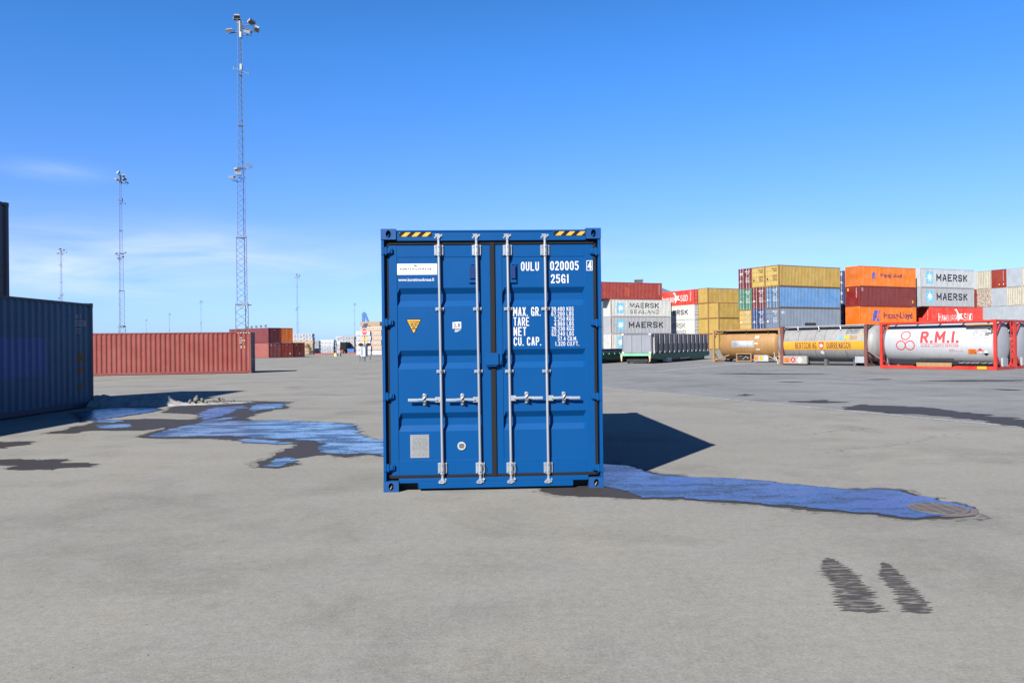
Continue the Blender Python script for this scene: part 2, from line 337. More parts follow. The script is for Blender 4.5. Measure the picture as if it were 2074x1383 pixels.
def worn(name, col, amt=0.5, scale=9.0, st=(1, 1, 1)):
    m = bpy.data.materials.new(name); m.use_nodes = True; t = m.node_tree; bs = t.nodes['Principled BSDF']; out = t.nodes['Material Output']
    bs.inputs['Base Color'].default_value = (*col, 1); bs.inputs['Roughness'].default_value = 0.8
    g = N(t, 'ShaderNodeNewGeometry'); n = N(t, 'ShaderNodeTexNoise'); n.inputs['Scale'].default_value = scale; n.inputs['Detail'].default_value = 6; n.inputs['Roughness'].default_value = 0.7
    mp = N(t, 'ShaderNodeMapping'); mp.inputs['Scale'].default_value = st; t.links.new(g.outputs['Position'], mp.inputs[0]); t.links.new(mp.outputs[0], n.inputs['Vector'])
    f = math_n(t, 'MULTIPLY', math_n(t, 'SUBTRACT', n.outputs['Fac'], 0.30 + 0.3*amt), 6.0, clamp=True)
    tr = N(t, 'ShaderNodeBsdfTransparent'); mx = N(t, 'ShaderNodeMixShader'); t.links.new(f, mx.inputs[0]); t.links.new(tr.outputs[0], mx.inputs[1]); t.links.new(bs.outputs[0], mx.inputs[2]); t.links.new(mx.outputs[0], out.inputs[0])
    return m
M_line = worn("worn_line_paint", (0.30, 0.30, 0.285), 0.12)
strip((3.33, 29.1), (11.4, 9.14), 0.075, 'lane_line', M_line, 0.009, n=40)
strip((-3.0, 44.8), (3.33, 29.1), 0.10, 'lane_line', M_line, 0.009)
strip((8.02, 44.85), (20.23, 64.56), 0.13, 'lane_line', M_line, 0.009)
strip((-17.37, 81.7), (-11.93, 73.77), 0.13, 'lane_line', M_line, 0.009)
strip((-19.6, 86.5), (-17.37, 81.7), 0.13, 'lane_line', M_line, 0.009)
strip((-19.6, 86.5), (-15.66, 96.8), 0.13, 'lane_line', M_line, 0.009)
strip((-22.24, 69.85), (-8.5, 52.96), 0.10, 'lane_line', worn("ghost_line_paint", (0.2, 0.2, 0.2), 0.8, 3), 0.009)

# wet patches ----------------------------------------------------------
def wet_mat(name, water=True, wetness=0.5, tint=(0.3, 0.5, 0.65)):
    m = bpy.data.materials.new(name); m.use_nodes = True; t = m.node_tree; bs = t.nodes['Principled BSDF']
    g = N(t, 'ShaderNodeNewGeometry')
    def noi(scale, det, st=(1, 1, 1), rg=0.6):
        mp = N(t, 'ShaderNodeMapping'); mp.inputs['Scale'].default_value = st; t.links.new(g.outputs['Position'], mp.inputs[0])
        n = N(t, 'ShaderNodeTexNoise'); n.inputs['Scale'].default_value = scale; n.inputs['Detail'].default_value = det; n.inputs['Roughness'].default_value = rg
        t.links.new(mp.outputs[0], n.inputs['Vector']); return n.outputs['Fac']
    a = noi(26, 6, (0.8, 1.3, 1), 0.8); bb = noi(1.5, 6, (0.75, 1.9, 1), 0.66)
    c = mixc(t, a, (0.003, 0.004, 0.006), (0.014, 0.013, 0.013)) if water else mixc(t, a, (0.008, 0.007, 0.007), (0.042, 0.037, 0.033))
    bp = N(t, 'ShaderNodeBump')
    if not water: t.links.new(c, bs.inputs['Base Color'])
    if water:
        # a film of water that leaves patches of grain standing out of it
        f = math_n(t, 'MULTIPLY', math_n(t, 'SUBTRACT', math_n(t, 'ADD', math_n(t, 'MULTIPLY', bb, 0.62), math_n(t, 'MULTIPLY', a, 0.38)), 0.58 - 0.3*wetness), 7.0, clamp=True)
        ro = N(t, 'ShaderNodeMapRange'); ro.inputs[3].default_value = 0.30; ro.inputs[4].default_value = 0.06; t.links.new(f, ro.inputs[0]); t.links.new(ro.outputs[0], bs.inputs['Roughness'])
        t.links.new(mixc(t, f, c, tint), bs.inputs['Base Color']); t.links.new(f, bs.inputs['Metallic'])  # blue of the reflected sky is put into the base colour as a tint
        bs.inputs['IOR'].default_value = 1.6; bs.inputs['Specular IOR Level'].default_value = 0.5
        t.links.new(math_n(t, 'ADD', math_n(t, 'MULTIPLY', noi(13, 5, (0.7, 1.5, 1), 0.65), 1.0), math_n(t, 'MULTIPLY', a, 0.5)), bp.inputs['Height'])
        bp.inputs['Strength'].default_value = 0.55; bp.inputs['Distance'].default_value = 0.010
    else:
        bs.inputs['Roughness'].default_value = 0.65; bs.inputs['Specular IOR Level'].default_value = 0.12
        t.links.new(a, bp.inputs['Height']); bp.inputs['Strength'].default_value = 0.3; bp.inputs['Distance'].default_value = 0.006
    t.links.new(bp.outputs[0], bs.inputs['Normal'])
    return m
M_water = wet_mat("water_film_sky_tint", True, 0.43, (0.030, 0.125, 0.37)); M_water2 = wet_mat("water_film_pale_sky_tint", True, 0.35, (0.26, 0.46, 0.66)); M_damp = wet_mat("damp_asphalt", False)
def outline(pts, jit=0.06, step=0.06, seed=1, shrink=0.0):
    """fray a rough outline with fractal jitter"""
    rnd = random.Random(seed); out = []
    n = len(pts)
    cen = Vector((sum(p[0] for p in pts)/n, sum(p[1] for p in pts)/n))
    for i in range(n):
        p, q = Vector(pts[i]), Vector(pts[(i+1) % n]); k = max(1, int((q-p).length/step))
        d = (q-p).normalized(); s = Vector((d.y, -d.x))
        for j in range(k):
            a = p.lerp(q, j/k)
            nv = lambda f, e: noise.noise(Vector((a.x*f, a.y*f, seed+e)))
            o = Vector((nv(2.6, 0)*3.4+nv(8, 5)*3.0+nv(23, 2)*2.4, nv(2.6, 8)*1.6+nv(8, 9)*1.2+nv(23, 4)*1.0))*jit
            out.append(a + o - s*shrink*(.35+2.2*abs(nv(1.3, 31))))
    return out
def sheet(pts, name, mat, z, **kw):
    o2 = outline(pts, **kw); area = sum(o2[i].x*o2[(i+1) % len(o2)].y-o2[(i+1) % len(o2)].x*o2[i].y for i in range(len(o2)))
    bm = bmesh.new(); vs_ = [bm.verts.new((p.x, p.y, gz(p.x, p.y)+z)) for p in (o2 if area > 0 else o2[::-1])]
    es = [bm.edges.new((vs_[i], vs_[(i+1) % len(vs_)])) for i in range(len(vs_))]
    bmesh.ops.triangle_fill(bm, use_beauty=True, use_dissolve=False, edges=es, normal=(0, 0, 1))
    for f in bm.faces:
        if f.normal.z < 0: f.normal_flip()
    me = bpy.data.meshes.new(name); bm.to_mesh(me); bm.free()
    return tag(put(name, me, mat), kind='structure')
def ccw(p):
    a = sum(p[i][0]*p[(i+1) % len(p)][1]-p[(i+1) % len(p)][0]*p[i][1] for i in range(len(p)))
    return p if a > 0 else p[::-1]
P1 = [(1.21,10.84),(1.37,10.7),(1.59,10.42),(1.74,10.17),(1.84,9.89),(2.12,9.65),(2.51,9.55),(2.87,9.39),(3.11,9.1),(3.38,8.93),(3.53,8.77),(3.73,8.72),(3.98,8.8),(4.14,8.7),(4.2,8.38),(4.26,8.11),(4.36,7.85),(4.47,7.7),(4.34,7.53),(4.14,7.37),(3.9,7.26),(3.65,7.21),(3.45,7.26),(3.28,7.46),(3.05,7.58),(2.8,7.66),(2.65,7.76),(2.49,7.84),(2.26,8.05),(1.99,8.17),(1.71,8.26),(1.32,8.34),(0.94,8.44),(0.72,8.51),(0.42,8.59),(0.27,8.98),(0.2,10.81)]
P2 = [(-6.9,14.73),(-6.95,15.39),(-7.01,16.4),(-7.13,17.44),(-7.12,18.37),(-7.39,19.16),(-7.9,19.78),(-8.74,20.18),(-9.25,21.82),(-9.46,23.49),(-9.1,24.45),(-7.99,24.27),(-6.99,23.9),(-6.44,23.6),(-6.36,22.43),(-5.8,21.14),(-6.11,20.87),(-6.2,19.55),(-6.09,18.48),(-5.88,17.85),(-5.2,17.77),(-4.47,17.45),(-3.74,17.03),(-3.35,16.78),(-3.06,15.76),(-2.72,14.53),(-2.23,13.81),(-1.47,13.39),(-1.28,11.67),(-1.9,11.72),(-2.19,11.96),(-2.43,11.71),(-2.79,12.01),(-3.03,11.82),(-3.18,11.57),(-3.03,11.27),(-2.87,11.17),(-3.01,10.95),(-3.14,10.7),(-3.43,10.81),(-3.58,11.36),(-3.56,12.13),(-3.57,13.0),(-3.58,13.32),(-3.87,13.48),(-4.36,13.74),(-4.78,13.99),(-5.25,14.33),(-5.61,14.37),(-6.17,14.42),(-6.66,14.55)]
P2b = [(-8.81,15.85),(-8.82,16.41),(-8.8,17.0),(-8.73,18.09),(-8.25,18.27),(-7.67,18.08),(-7.34,17.47),(-7.36,16.73),(-7.71,16.19),(-8.19,15.96)]
P2c = [(-11.14,20.51),(-10.99,22.2),(-9.71,21.9),(-9.2,21.32),(-9.13,19.94),(-9.35,18.9),(-9.53,17.73)]
W1=[(-6.48, 17.7), (-5.77, 17.5), (-5.17, 17.65), (-4.19, 17.2), (-3.33, 16.67), (-3.04, 15.67), (-2.71, 14.45), (-2.22, 13.74), (-1.47, 13.39), (-1.29, 11.77), (-1.91, 11.83), (-2.22, 12.12), (-2.49, 11.98), (-2.84, 12.23), (-3.09, 12.65), (-3.12, 13.28), (-3.36, 13.78), (-3.86, 14.04), (-4.53, 14.26), (-5.09, 14.62), (-5.74, 14.69), (-6.23, 14.58), (-6.69, 14.7), (-6.78, 15.2), (-6.73, 15.99), (-6.74, 16.87), (-6.82, 17.74), (-6.63, 18.43), (-6.37, 18.64), (-6.27, 18.02)]
W2=[(-6.86, 20.82), (-7.15, 22.56), (-6.38, 23.0), (-6.14, 21.52), (-6.37, 20.91), (-6.45, 20.15)]
W3=[(-3.39, 10.89), (-3.42, 11.3), (-3.35, 11.79), (-3.12, 11.62), (-3.08, 11.14), (-3.18, 10.83)]
W4=[(-4.9, 14.07), (-4.5, 14.18), (-4.04, 13.77), (-3.63, 13.53), (-3.89, 13.29), (-4.43, 13.67)]
W5=[(-7.71, 19.75), (-8.05, 21.64), (-7.32, 22.22), (-7.01, 20.53), (-6.87, 19.09), (-6.73, 18.08), (-7.02, 18.11)]
W6=[(-9.61, 18.56), (-8.97, 18.36), (-8.53, 17.95), (-8.72, 17.63), (-9.06, 17.56)]
W7=[(-8.77, 17.0), (-8.33, 17.26), (-7.85, 16.69), (-8.02, 16.32), (-8.41, 16.36)]
D1=[(-9.01, 15.52), (-9.03, 16.43), (-9.22, 17.81), (-8.97, 18.36), (-8.37, 18.52), (-7.31, 18.15), (-7.12, 18.37), (-7.39, 19.16), (-7.12, 19.13), (-6.46, 17.36), (-6.59, 16.35), (-7.11, 16.41), (-7.26, 15.86), (-7.88, 15.93), (-8.4, 15.98), (-8.5, 15.47)]
def small(P): return P[0][0] > 0 and P[1][0] > 0
M_fray = worn('damp_fringe', (0.045, 0.041, 0.037), 0.62, 15, (0.6, 1.6, 1))
for P, sd_ in ((P1, 3), (P2, 7), (D1, 9), (P2c, 11)):
    sheet(ccw(P), 'wet_patch', M_fray, 0.0025, jit=0.035, seed=sd_, shrink=-0.10)
    sheet(ccw(P), 'wet_patch', M_damp, 0.004 if P is not D1 else 0.0055, jit=0.022 if small(P) else 0.035, seed=sd_)
P1w = [p for p in P1 if not (p[1] < 9.2 and p[0] < 1.25)]
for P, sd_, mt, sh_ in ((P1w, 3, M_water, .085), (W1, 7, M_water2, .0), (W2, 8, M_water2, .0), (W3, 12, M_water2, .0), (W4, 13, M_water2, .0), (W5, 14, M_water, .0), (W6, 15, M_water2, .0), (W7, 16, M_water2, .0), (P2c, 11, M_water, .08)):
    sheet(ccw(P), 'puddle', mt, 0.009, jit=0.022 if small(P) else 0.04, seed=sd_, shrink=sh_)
ST = [[(-7.71,11.9),(-7.39,11.97),(-7.03,11.74),(-6.9,11.83),(-6.64,11.81),(-6.27,11.53),(-5.82,11.26),(-5.76,11.03),(-6.06,11.01),(-6.23,10.85),(-6.54,10.91),(-6.89,11.16),(-7.31,11.28)],
 [(-9.15,14.13),(-8.45,14.2),(-8.33,13.7),(-8.3,13.31),(-8.6,13.27)],
 [(6.81,24.35),(7.14,24.65),(7.27,24.26),(6.91,23.87)], [(7.33,21.35),(7.95,21.61),(8.34,21.93),(8.38,21.36),(8.66,21.04),(7.99,20.7),(7.7,20.93)],
 [(7.91,19.27),(8.62,20.1),(9.17,19.7),(9.62,19.16),(9.78,18.56),(9.92,17.61),(9.95,16.76),(10.13,15.86),(9.24,14.47),(9.15,15.1),(9.28,15.97),(9.01,16.54),(8.87,17.25),(8.39,17.56),(8.1,18.12),(7.79,18.71)],
 [(10.04,40.83),(11.78,41.2),(13.54,39.38),(15.58,39.05),(13.57,38.6),(11.16,39.9)], [(15.68,31.19),(17.81,31.6),(19.74,30.98),(19.07,30.4),(16.95,30.57)],
 [(14.22,32.89),(15.23,33.2),(15.61,32.98),(14.58,32.52)], [(10.5,31.67),(10.99,31.87),(11.34,31.36),(10.77,31.2)], [(15.06,25.83),(15.98,25.18),(15.61,24.9),(15.22,25.3)]]
for i, P in enumerate(ST): sheet(ccw(P), 'wet_patch', M_fray, 0.0095 if i > 1 else 0.0025, jit=0.07, step=0.09, seed=20+i, shrink=-0.07); sheet(ccw(P), 'wet_patch', M_damp, 0.012 if i > 1 else 0.004, jit=0.07, step=0.09, seed=20+i)
def toothed(x0, y0, x1, y1, w0, w1, seed, k=23, fray=0.15):
    """a wet tyre print: one outline with ragged teeth on both sides"""
    rnd = random.Random(seed); b = MB(); n = k*2; L_ = []; R_ = []
    for i in range(n+1):
        t_ = i/n; cx_ = x0+(x1-x0)*t_ + 0.012*math.sin(t_*9+seed); w = (w0+(w1-w0)*t_)*(0.30 + 0.70*min(1, t_*3.2+0.1))
        if i in (0, n): w *= 0.15
        tooth = rnd.uniform(0.50, 0.80)
        y = y0+(y1-y0)*t_ + rnd.uniform(-0.006, 0.006)
        L_.append((cx_-w/2*(tooth if i % 2 == 0 else rnd.uniform(0.9, 1.3)), y+0.01, 0.004)); R_.append((cx_+w/2*(tooth if i % 2 == 0 else rnd.uniform(0.9, 1.35)), y-0.012, 0.004))
    b.add(L_+R_, [(n+1+i, n+2+i, i+1, i) for i in range(n)])
    return tag(b.build('tyre_print', worn("damp_print_%d" % seed, (0.024, 0.020, 0.017), 0.36, 15, (0.4, 3.2, 1))), kind='structure')
toothed(2.33, 5.98, 2.07, 4.78, 0.20, 0.27, 3)
toothed(2.66, 5.84, 2.38, 4.75, 0.15, 0.19, 8)
# faint curved scuffs left by turning tyres
def arc(pts, w, mat, z=0.004):
    b = MB(); n = len(pts); L_ = []; R_ = []
    P = [Vector(p) for p in pts]; Q = []
    for i in range(n-1):
        for j in range(6): Q.append(P[i].lerp(P[i+1], j/6))
    Q.append(P[-1])
    for i, p in enumerate(Q):
        d = (Q[min(i+1, len(Q)-1)]-Q[max(i-1, 0)]).normalized(); s = Vector((-d.y, d.x)); tw = w*min(1, 0.2+min(i, len(Q)-1-i)/5)
        L_.append((*(p+s*tw/2), z)); R_.append((*(p-s*tw/2), z))
    m_ = len(Q); b.add(L_+R_, [(m_+i, m_+i+1, i+1, i) for i in range(m_-1)])
    return tag(b.build('tyre_scuff', mat), kind='structure')
M_scuff = worn("tyre_scuff_rubber", (0.105, 0.10, 0.09), 0.78, 7.0)
arc([(4.67,13.62),(5.3,14.1),(5.8,14.35),(6.3,14.6),(6.72,14.84)], 0.22, M_scuff)
arc([(4.2,11.4),(4.96,11.93),(5.7,12.3),(6.36,12.83),(7.1,13.4),(7.82,13.89)], 0.2, M_scuff)
arc([(3.99,14.8),(4.8,15.1),(5.7,15.51)], 0.2, M_scuff)
arc([(7.2,17.0),(7.9,16.7),(8.3,16.2),(8.4,15.7)], 0.25, M_scuff)
# loose grit on the asphalt near the camera
b = MB(); rnd = random.Random(5)
for i in range(260):
    y = 3.0 + 9*rnd.random()**1.5; x = rnd.uniform(-0.66, 0.66)*y; r = rnd.uniform(0.003, 0.008)
    if abs(x+0.2) < 1.4 and y > 8.7: continue
    b.add([(x-r, y-r*.6, 0.0), (x+r, y-r*.7, 0.0), (x+r*.6, y+r, 0.0), (x-r*.8, y+r*.7, 0.0), (x, y, r*1.1)], [(0,1,4),(1,2,4),(2,3,4),(3,0,4)])
tag(b.build('loose_grit', plain("grit_stone", (0.07, 0.066, 0.06), 0.9)), 'scattered dark grit lying on the pale asphalt', kind='stuff')

# ------------------------------------------------------------------ drain cover at the end of the right-hand puddle
M_iron = paint("cast_iron", (0.085, 0.068, 0.056), 0.6, 0.3, 0.4)
M_black = plain("dark_void", (0.006, 0.006, 0.007), 0.9)
dc = tag(empty('drain_cover', (4.02, 7.66, 0.0)), 'round slotted iron drain cover at the end of the long puddle', 'drain cover')
b = MB(); n = 40
for nm_, r0, r1, z0, z1 in (('frame', 0.27, 0.335, 0.004, 0.0068), ('inner_ring', 0.235, 0.262, 0.004, 0.0125)):
    b = MB(); vv = []
    for i in range(n):
        a = 2*math.pi*i/n; c_, s_ = math.cos(a), math.sin(a)
        vv += [(r0*c_, r0*s_, z0), (r0*c_, r0*s_, z1), (r1*c_, r1*s_, z1), (r1*c_, r1*s_, z0)]
    ff = []
    for i in range(n):
        j = (i+1) % n
        for k in range(3): ff.append((i*4+k, i*4+k+1, j*4+k+1, j*4+k))
    b.add(vv, ff); b.build(nm_, M_iron, dc)
b = MB()
for i in range(-3, 4):
    y = i*0.060; hl = math.sqrt(max(0.001, 0.236**2-y*y))
    if hl > 0.03: b.box(-hl, hl, y-0.015, y+0.015, 0.0095, 0.0135)
for x in (-0.16, -0.06, 0.06, 0.16):
    hl = math.sqrt(0.232**2-x*x); b.box(x-0.014, x+0.014, -hl, hl, 0.0098, 0.0132)
b.build('grate', M_iron, dc)
b = MB(); b.poly([(0.236*math.cos(2*math.pi*i/n), 0.236*math.sin(2*math.pi*i/n), 0.0122) for i in range(n)]); b.build('drain_dark_disc', M_black, dc)  # black disc just under the slat tops, standing for the dark depth below

# ================================================================== the blue container in the middle
BLUE = S(0, 96, 172, 3.7)
M_blue = paint("glossy_blue_paint", BLUE, 0.45, 0.10, 0, fade=0.012, dirtcol=(0.001, 0.02, 0.06), spec=0.10)
M_cast = paint("chipped_blue_casting_paint", BLUE, 0.5, 0.2, 0.25, fade=0.012, spec=0.18)
M_lug = paint("darker_blue_insert", S(0, 66, 140, 3.7), 0.5, 0.1, 0, fade=0.01, spec=0.15)  # insert in a darker blue than the door leaf
M_bluedk = paint("roof_blue_paint", S(14, 70, 140, 3.25), 0.5, 0.1)
M_galv = paint("galvanised_steel", (0.21, 0.23, 0.25), 0.42, 0.18, 0, metal=0.55, fade=0.1, dirtcol=(0.16, 0.16, 0.17))
M_rub = plain("black_rubber", (0.0055, 0.0055, 0.006), 0.7, spec=0.12)
M_white = plain("white_vinyl", (0.32, 0.325, 0.33), 0.5)
M_yel = plain("yellow_vinyl", (0.33, 0.175, 0.006), 0.5)
M_blk = plain("black_vinyl", (0.004, 0.004, 0.004), 0.6, spec=0.12)
M_rustm = paint("rusty_scraped_steel", (0.16, 0.11, 0.08), 0.7, 0.5, 0.8)
def ZX(px, py):     # measured in the photograph -> metres on the container's front
    x = (px-996.4)*(2.438/446.0); zb = 996.0-0.0155*(px-775)
    return x, (zb-py)*2.896/(533.6-0.0125*(px-775))
mc = tag(empty('shipping_container', (-0.213, 8.945, 0), 0.0507), 'glossy blue container with closed doors and silver locking bars, standing alone in the middle', 'container')
H = 2.896; hw = 1.219; LEN = 6.058
def holed(b, x0, x1, z0, z1, y, cx, cz, rx, rz, dep=0.05, n=28):
    """a flat plate facing -y with an oval hole that goes dep deep"""
    O = []; I = []
    for i in range(n):
        a = 2*math.pi*i/n; c_, s_ = math.cos(a), math.sin(a)
        I.append((cx+rx*c_, cz+rz*s_))
        k = min((x1-cx)/c_ if c_ > 1e-6 else ((x0-cx)/c_ if c_ < -1e-6 else 9), (z1-cz)/s_ if s_ > 1e-6 else ((z0-cz)/s_ if s_ < -1e-6 else 9))
        O.append((cx+k*c_, cz+k*s_))
    # move the nearest outline point to each corner
    for q in ((x0, z0), (x1, z0), (x1, z1), (x0, z1)):
        j = min(range(n), key=lambda i: (O[i][0]-q[0])**2+(O[i][1]-q[1])**2); O[j] = q
    v = [(p[0], y, p[1]) for p in O]+[(p[0], y, p[1]) for p in I]+[(p[0], y+dep, p[1]) for p in I]
    b.add(v, [(i, (i+1) % n, n+(i+1) % n, n+i) for i in range(n)]+[(n+i, n+(i+1) % n, 2*n+(i+1) % n, 2*n+i) for i in range(n)])
def casting(name, x0, x1, z0, z1, y0, y1, parent, mat, front=True):
    b = MB(); cx, cz = (x0+x1)/2, (z0+z1)/2
    if front:
        holed(b, x0, x1, z0, z1, y0, cx, cz, 0.028, 0.042)
        b.add([(x0,y0,z0),(x1,y0,z0),(x1,y1,z0),(x0,y1,z0),(x0,y0,z1),(x1,y0,z1),(x1,y1,z1),(x0,y1,z1)], [(0,3,2,1),(4,5,6,7),(1,2,6,5),(2,3,7,6),(3,0,4,7)])
    else: b.box(x0, x1, y0, y1, z0, z1)
    o = b.build(name, mat, parent)
    if front:
        d = MB(); d.box(x0+.02, x1-.02, y0+0.052, y0+0.06, z0+.02, z1-.02); d.build('casting_hole', M_black, o)
        d = MB(); d.tube([(cx-0.012, y0+0.03, cz-0.03), (cx+0.012, y0+0.03, cz-0.002), (cx-0.004, y0+0.03, cz+0.03)], 0.011, 8); d.build('casting_scrape', M_rustm if z0 < 1 else mat, o)
    return o
for sx_ in (-1, 1):
    xa, xb = (-hw-.002, -hw+.166) if sx_ < 0 else (hw-.166, hw+.002)
    for y0, y1, fr in ((-.004, .174, True), (LEN-.174, LEN+.004, False)):
        casting('corner_casting', xa, xb, 0, .118, y0, y1, mc, M_cast, fr); casting('corner_casting', xa, xb, H-.118, H, y0, y1, mc, M_cast, fr)
    # front corner post: a thin outer lip, then the recess the hinges sit in
    b = MB()
    a0, a1 = (-hw, -hw+.032) if sx_ < 0 else (hw-.032, hw)
    b.box(a0, a1, .006, .16, .118, H-.118)
    e0, e1 = (-hw+.032, -hw+.10) if sx_ < 0 else (hw-.10, hw-.032)
    b.box(e0, e1, .085, .16, .16, H-.118)
    b.build('corner_post', M_blue, mc, 0.004)
    b = MB(); b.box(a0+(.0 if sx_ < 0 else -.03), a1+(.03 if sx_ < 0 else 0), LEN-.16, LEN-.003, .118, H-.118); b.build('corner_post', M_blue, mc)
    # side walls, corrugated
    b = MB(); prof = []; x = 0.16; p = 0
    while x < LEN-0.16:
        for dx, dd in ((0, 0), (.07, 0), (.138, .036), (.208, .036)):
            if x+dx < LEN-.16: prof.append((x+dx, dd))
        x += .276
    prof.append((LEN-.16, 0))
    def yy(d): return sx_*(hw-.012-d)
    vv = []
    for q, d in prof: vv += [(yy(d), q, .15), (yy(d), q, H-.09)]
    b.add(vv, [(2*i, 2*i+1, 2*i+3, 2*i+2) for i in range(len(prof)-1)]); b.build('side_wall', M_blue, mc)
    b = MB(); s0, s1 = (-hw+.001, -hw+.07) if sx_ < 0 else (hw-.07, hw-.001)
    b.box(s0, s1, .174, LEN-.174, .03, .15); b.box(s0, s1, .174, LEN-.174, H-.09, H-.02); b.build('side_rail', M_blue, mc, 0.004)
b = MB(); b.box(-hw+.07, hw-.07, .12, LEN-.1, H-.055, H-.035); b.build('roof', M_bluedk, mc)
b = MB(); b.box(-hw+.07, hw-.07, .15, LEN-.1, .15, .17); b.build('floor', plain("plywood_floor", (0.1, 0.06, 0.03)), mc)
b = MB(); b.box(-hw+.07, hw-.07, LEN-.06, LEN-.03, .12, H-.09); b.build('end_wall', M_blue, mc)
# header and sill
b = MB(); zt = H-.022; zb_ = ZX(996, 486)[1]; b.box(-hw+.166, hw-.166, .012, .12, zb_, zt); b.box(-hw+.166, hw-.166, .004, .016, zt-.012, zt+.006)
b.build('header', M_blue, mc, 0.004)
x0n, x1n = ZX(807, 990)[0], ZX(842, 990)[0]; x2n, x3n = ZX(1157, 985)[0], ZX(1189, 985)[0]
b = MB(); zs0, zs1 = .028, ZX(900, 968)[1]; zn = .092
b.box(x1n, x2n, .012, .13, zs0, zn); b.box(-hw+.166, hw-.166, .012, .13, zn, zs1)
b.box(x1n, x1n+.008, .006, .06, zs0+.004, zn-.004); b.box(x2n-.008, x2n, .006, .06, zs0+.004, zn-.004)
b.build('door_sill', M_blue, mc, 0.004)
b = MB(); b.box(-hw+.16, hw-.16, .2, .22, .0, .15); b.build('underframe', plain("underframe_black", (0.008, 0.009, 0.012)), mc)
# hazard stickers on the header
for px0, px1, py0, py1, flip in ((810, 875.5, 468.8, 478.5, 1), (1122.5, 1187.5, 466.5, 476.5, -1)):
    (xa, za), (xb, zb2) = ZX(px0, py1), ZX(px1, py0); za = ZX(px0, py1)[1]; b = MB()
    b.box(xa, xb, .0105, .012, za, zb2); o = b.build('hazard_sticker', M_blk, mc)
    hh = zb2-za; ws = hh*1.10; polys = []; x = xa-ws*2 + (0.02)
    while x < xb:
        q = [(x, za+.003), (x+ws, za+.003), (x+ws+hh*.95, zb2-.003), (x+hh*.95, zb2-.003)]
        # clip to the sticker
        def clip(poly, lim, keep):
            out = []
            for i in range(len(poly)):
                p, r = poly[i], poly[(i+1) % len(poly)]; a = keep(p[0]); c_ = keep(r[0])
                if a: out.append(p)
                if a != c_: t_ = (lim-p[0])/(r[0]-p[0]); out.append((lim, p[1]+t_*(r[1]-p[1])))
            return out
        q = clip(q, xa+.002, lambda v: v >= xa+.002)
        if q: q = clip(q, xb-.002, lambda v: v <= xb-.002)
        if len(q) > 2: polys.append(q)
        x += ws*2
    b = MB()
    for q in polys: b.poly([(u, .009, v) for u, v in q])
    b.build('yellow_stripes', M_yel, o)
# gaskets
YD = .050                                    # face of the door leaves
b = MB(); b.box(-hw+.075, hw-.075, .038, .09, ZX(996, 493)[1], zb_+.001); b.build('gasket', M_rub, mc, .004)
b = MB(); b.box(-hw+.075, hw-.075, .040, .09, zs1-.002, ZX(996, 961)[1]); b.build('gasket', M_rub, mc, .004)
for g0, g1 in ((-hw+.055, ZX(787.5, 0)[0]), (ZX(1204.5, 0)[0], hw-.050)):
    b = MB(); b.box(g0, g1, .050, .09, zs1, zb_); b.build('gasket', M_rub, mc, .004)
gx0, gx1 = ZX(993, 0)[0], ZX(1002.5, 0)[0]
b = MB(); b.box(gx0, gx1, .034, .09, zs1, zb_); b.build('gasket', M_rub, mc, .006)
# door leaves
ztop, zbot = ZX(996, 493)[1], ZX(996, 961)[1]
M_door = M_blue
def leaf(xa, xb, pa, pb, label):
    """flat rim from xa to xb, pressed panel from pa to pb with three troughs"""
    b = MB(); y0 = YD
    pz1 = ZX(890, 519)[1]; pz0 = ZX(890, 932)[1]
    b.box(xa, pa, y0, y0+.04, zbot, ztop); b.box(pb, xb, y0, y0+.04, zbot, ztop)
    b.box(pa, pb, y0+.001, y0+.04, pz1, ztop); b.box(pa, pb, y0+.001, y0+.04, zbot, pz0)
    o = b.build('door', M_door, mc, .003)
    zs = [pz0]; ds = [.006]
    for c in (854, 727, 600):
        for dy, dd in ((19.5, .006), (7.5, .046), (-6.5, .046), (-18.5, .006)):
            zs.append(ZX(890, c+dy)[1]); ds.append(dd)
    zs.append(pz1); ds.append(.006)
    xs_ = [pa, pa+.028, pb-.028, pb]
    p = MB(); vv = []
    for z, d in zip(zs, ds):
        for i, x in enumerate(xs_): vv.append((x, y0+(.006 if i in (0, 3) else d), z))
    p.add(vv, [(r*4+i, r*4+i+1, (r+1)*4+i+1, (r+1)*4+i) for r in range(len(zs)-1) for i in range(3)])
    p.build('door_panel', M_door, o)
    return o
Lleaf = leaf(ZX(787.5, 0)[0], gx0-.001, ZX(804, 0)[0], ZX(974, 0)[0], 'left')
Rleaf = leaf(gx1+.001, ZX(1204.5, 0)[0], ZX(1017, 0)[0], ZX(1187, 0)[0], 'right')
# hinges
for py in (508.5, 654, 804, 949):
    for s in (-1, 1):
        px_ = 781 if s < 0 else 1219-8; zc = ZX(px_, py - (2 if s < 0 else 0))[1]; b = MB(); e = s
        def bx(u0, u1, y0, y1, z0, z1): b.box(min(e*u0, e*u1), max(e*u0, e*u1), y0, y1, zc+z0, zc+z1)
        bx(hw-.034, hw-.002, -.001, .03, -.044, .044)
        bx(hw-.066, hw-.034, .004, .055, -.034, .034)
        bx(hw-.088, hw-.060, .012, .052, -.030, .022)
        # tapering strap on the leaf
        x0, x1 = hw-.062, hw-.122
        b.prism([(e*x0, -.036+zc), (e*x1, -.024+zc), (e*x1, .026+zc), (e*x0, .036+zc)] if e < 0 else [(e*x1, -.024+zc), (e*x0, -.036+zc), (e*x0, .036+zc), (e*x1, .026+zc)], 'y', .022, YD+.001)
        bx(hw-.104, hw-.082, .012, .03, -.016, .026)
        b.tube([(e*(hw-.052), .012, zc-.045), (e*(hw-.052), .012, zc+.045)], .011, 8)
        b.build('hinge', M_blue, Lleaf if s < 0 else Rleaf, .003)
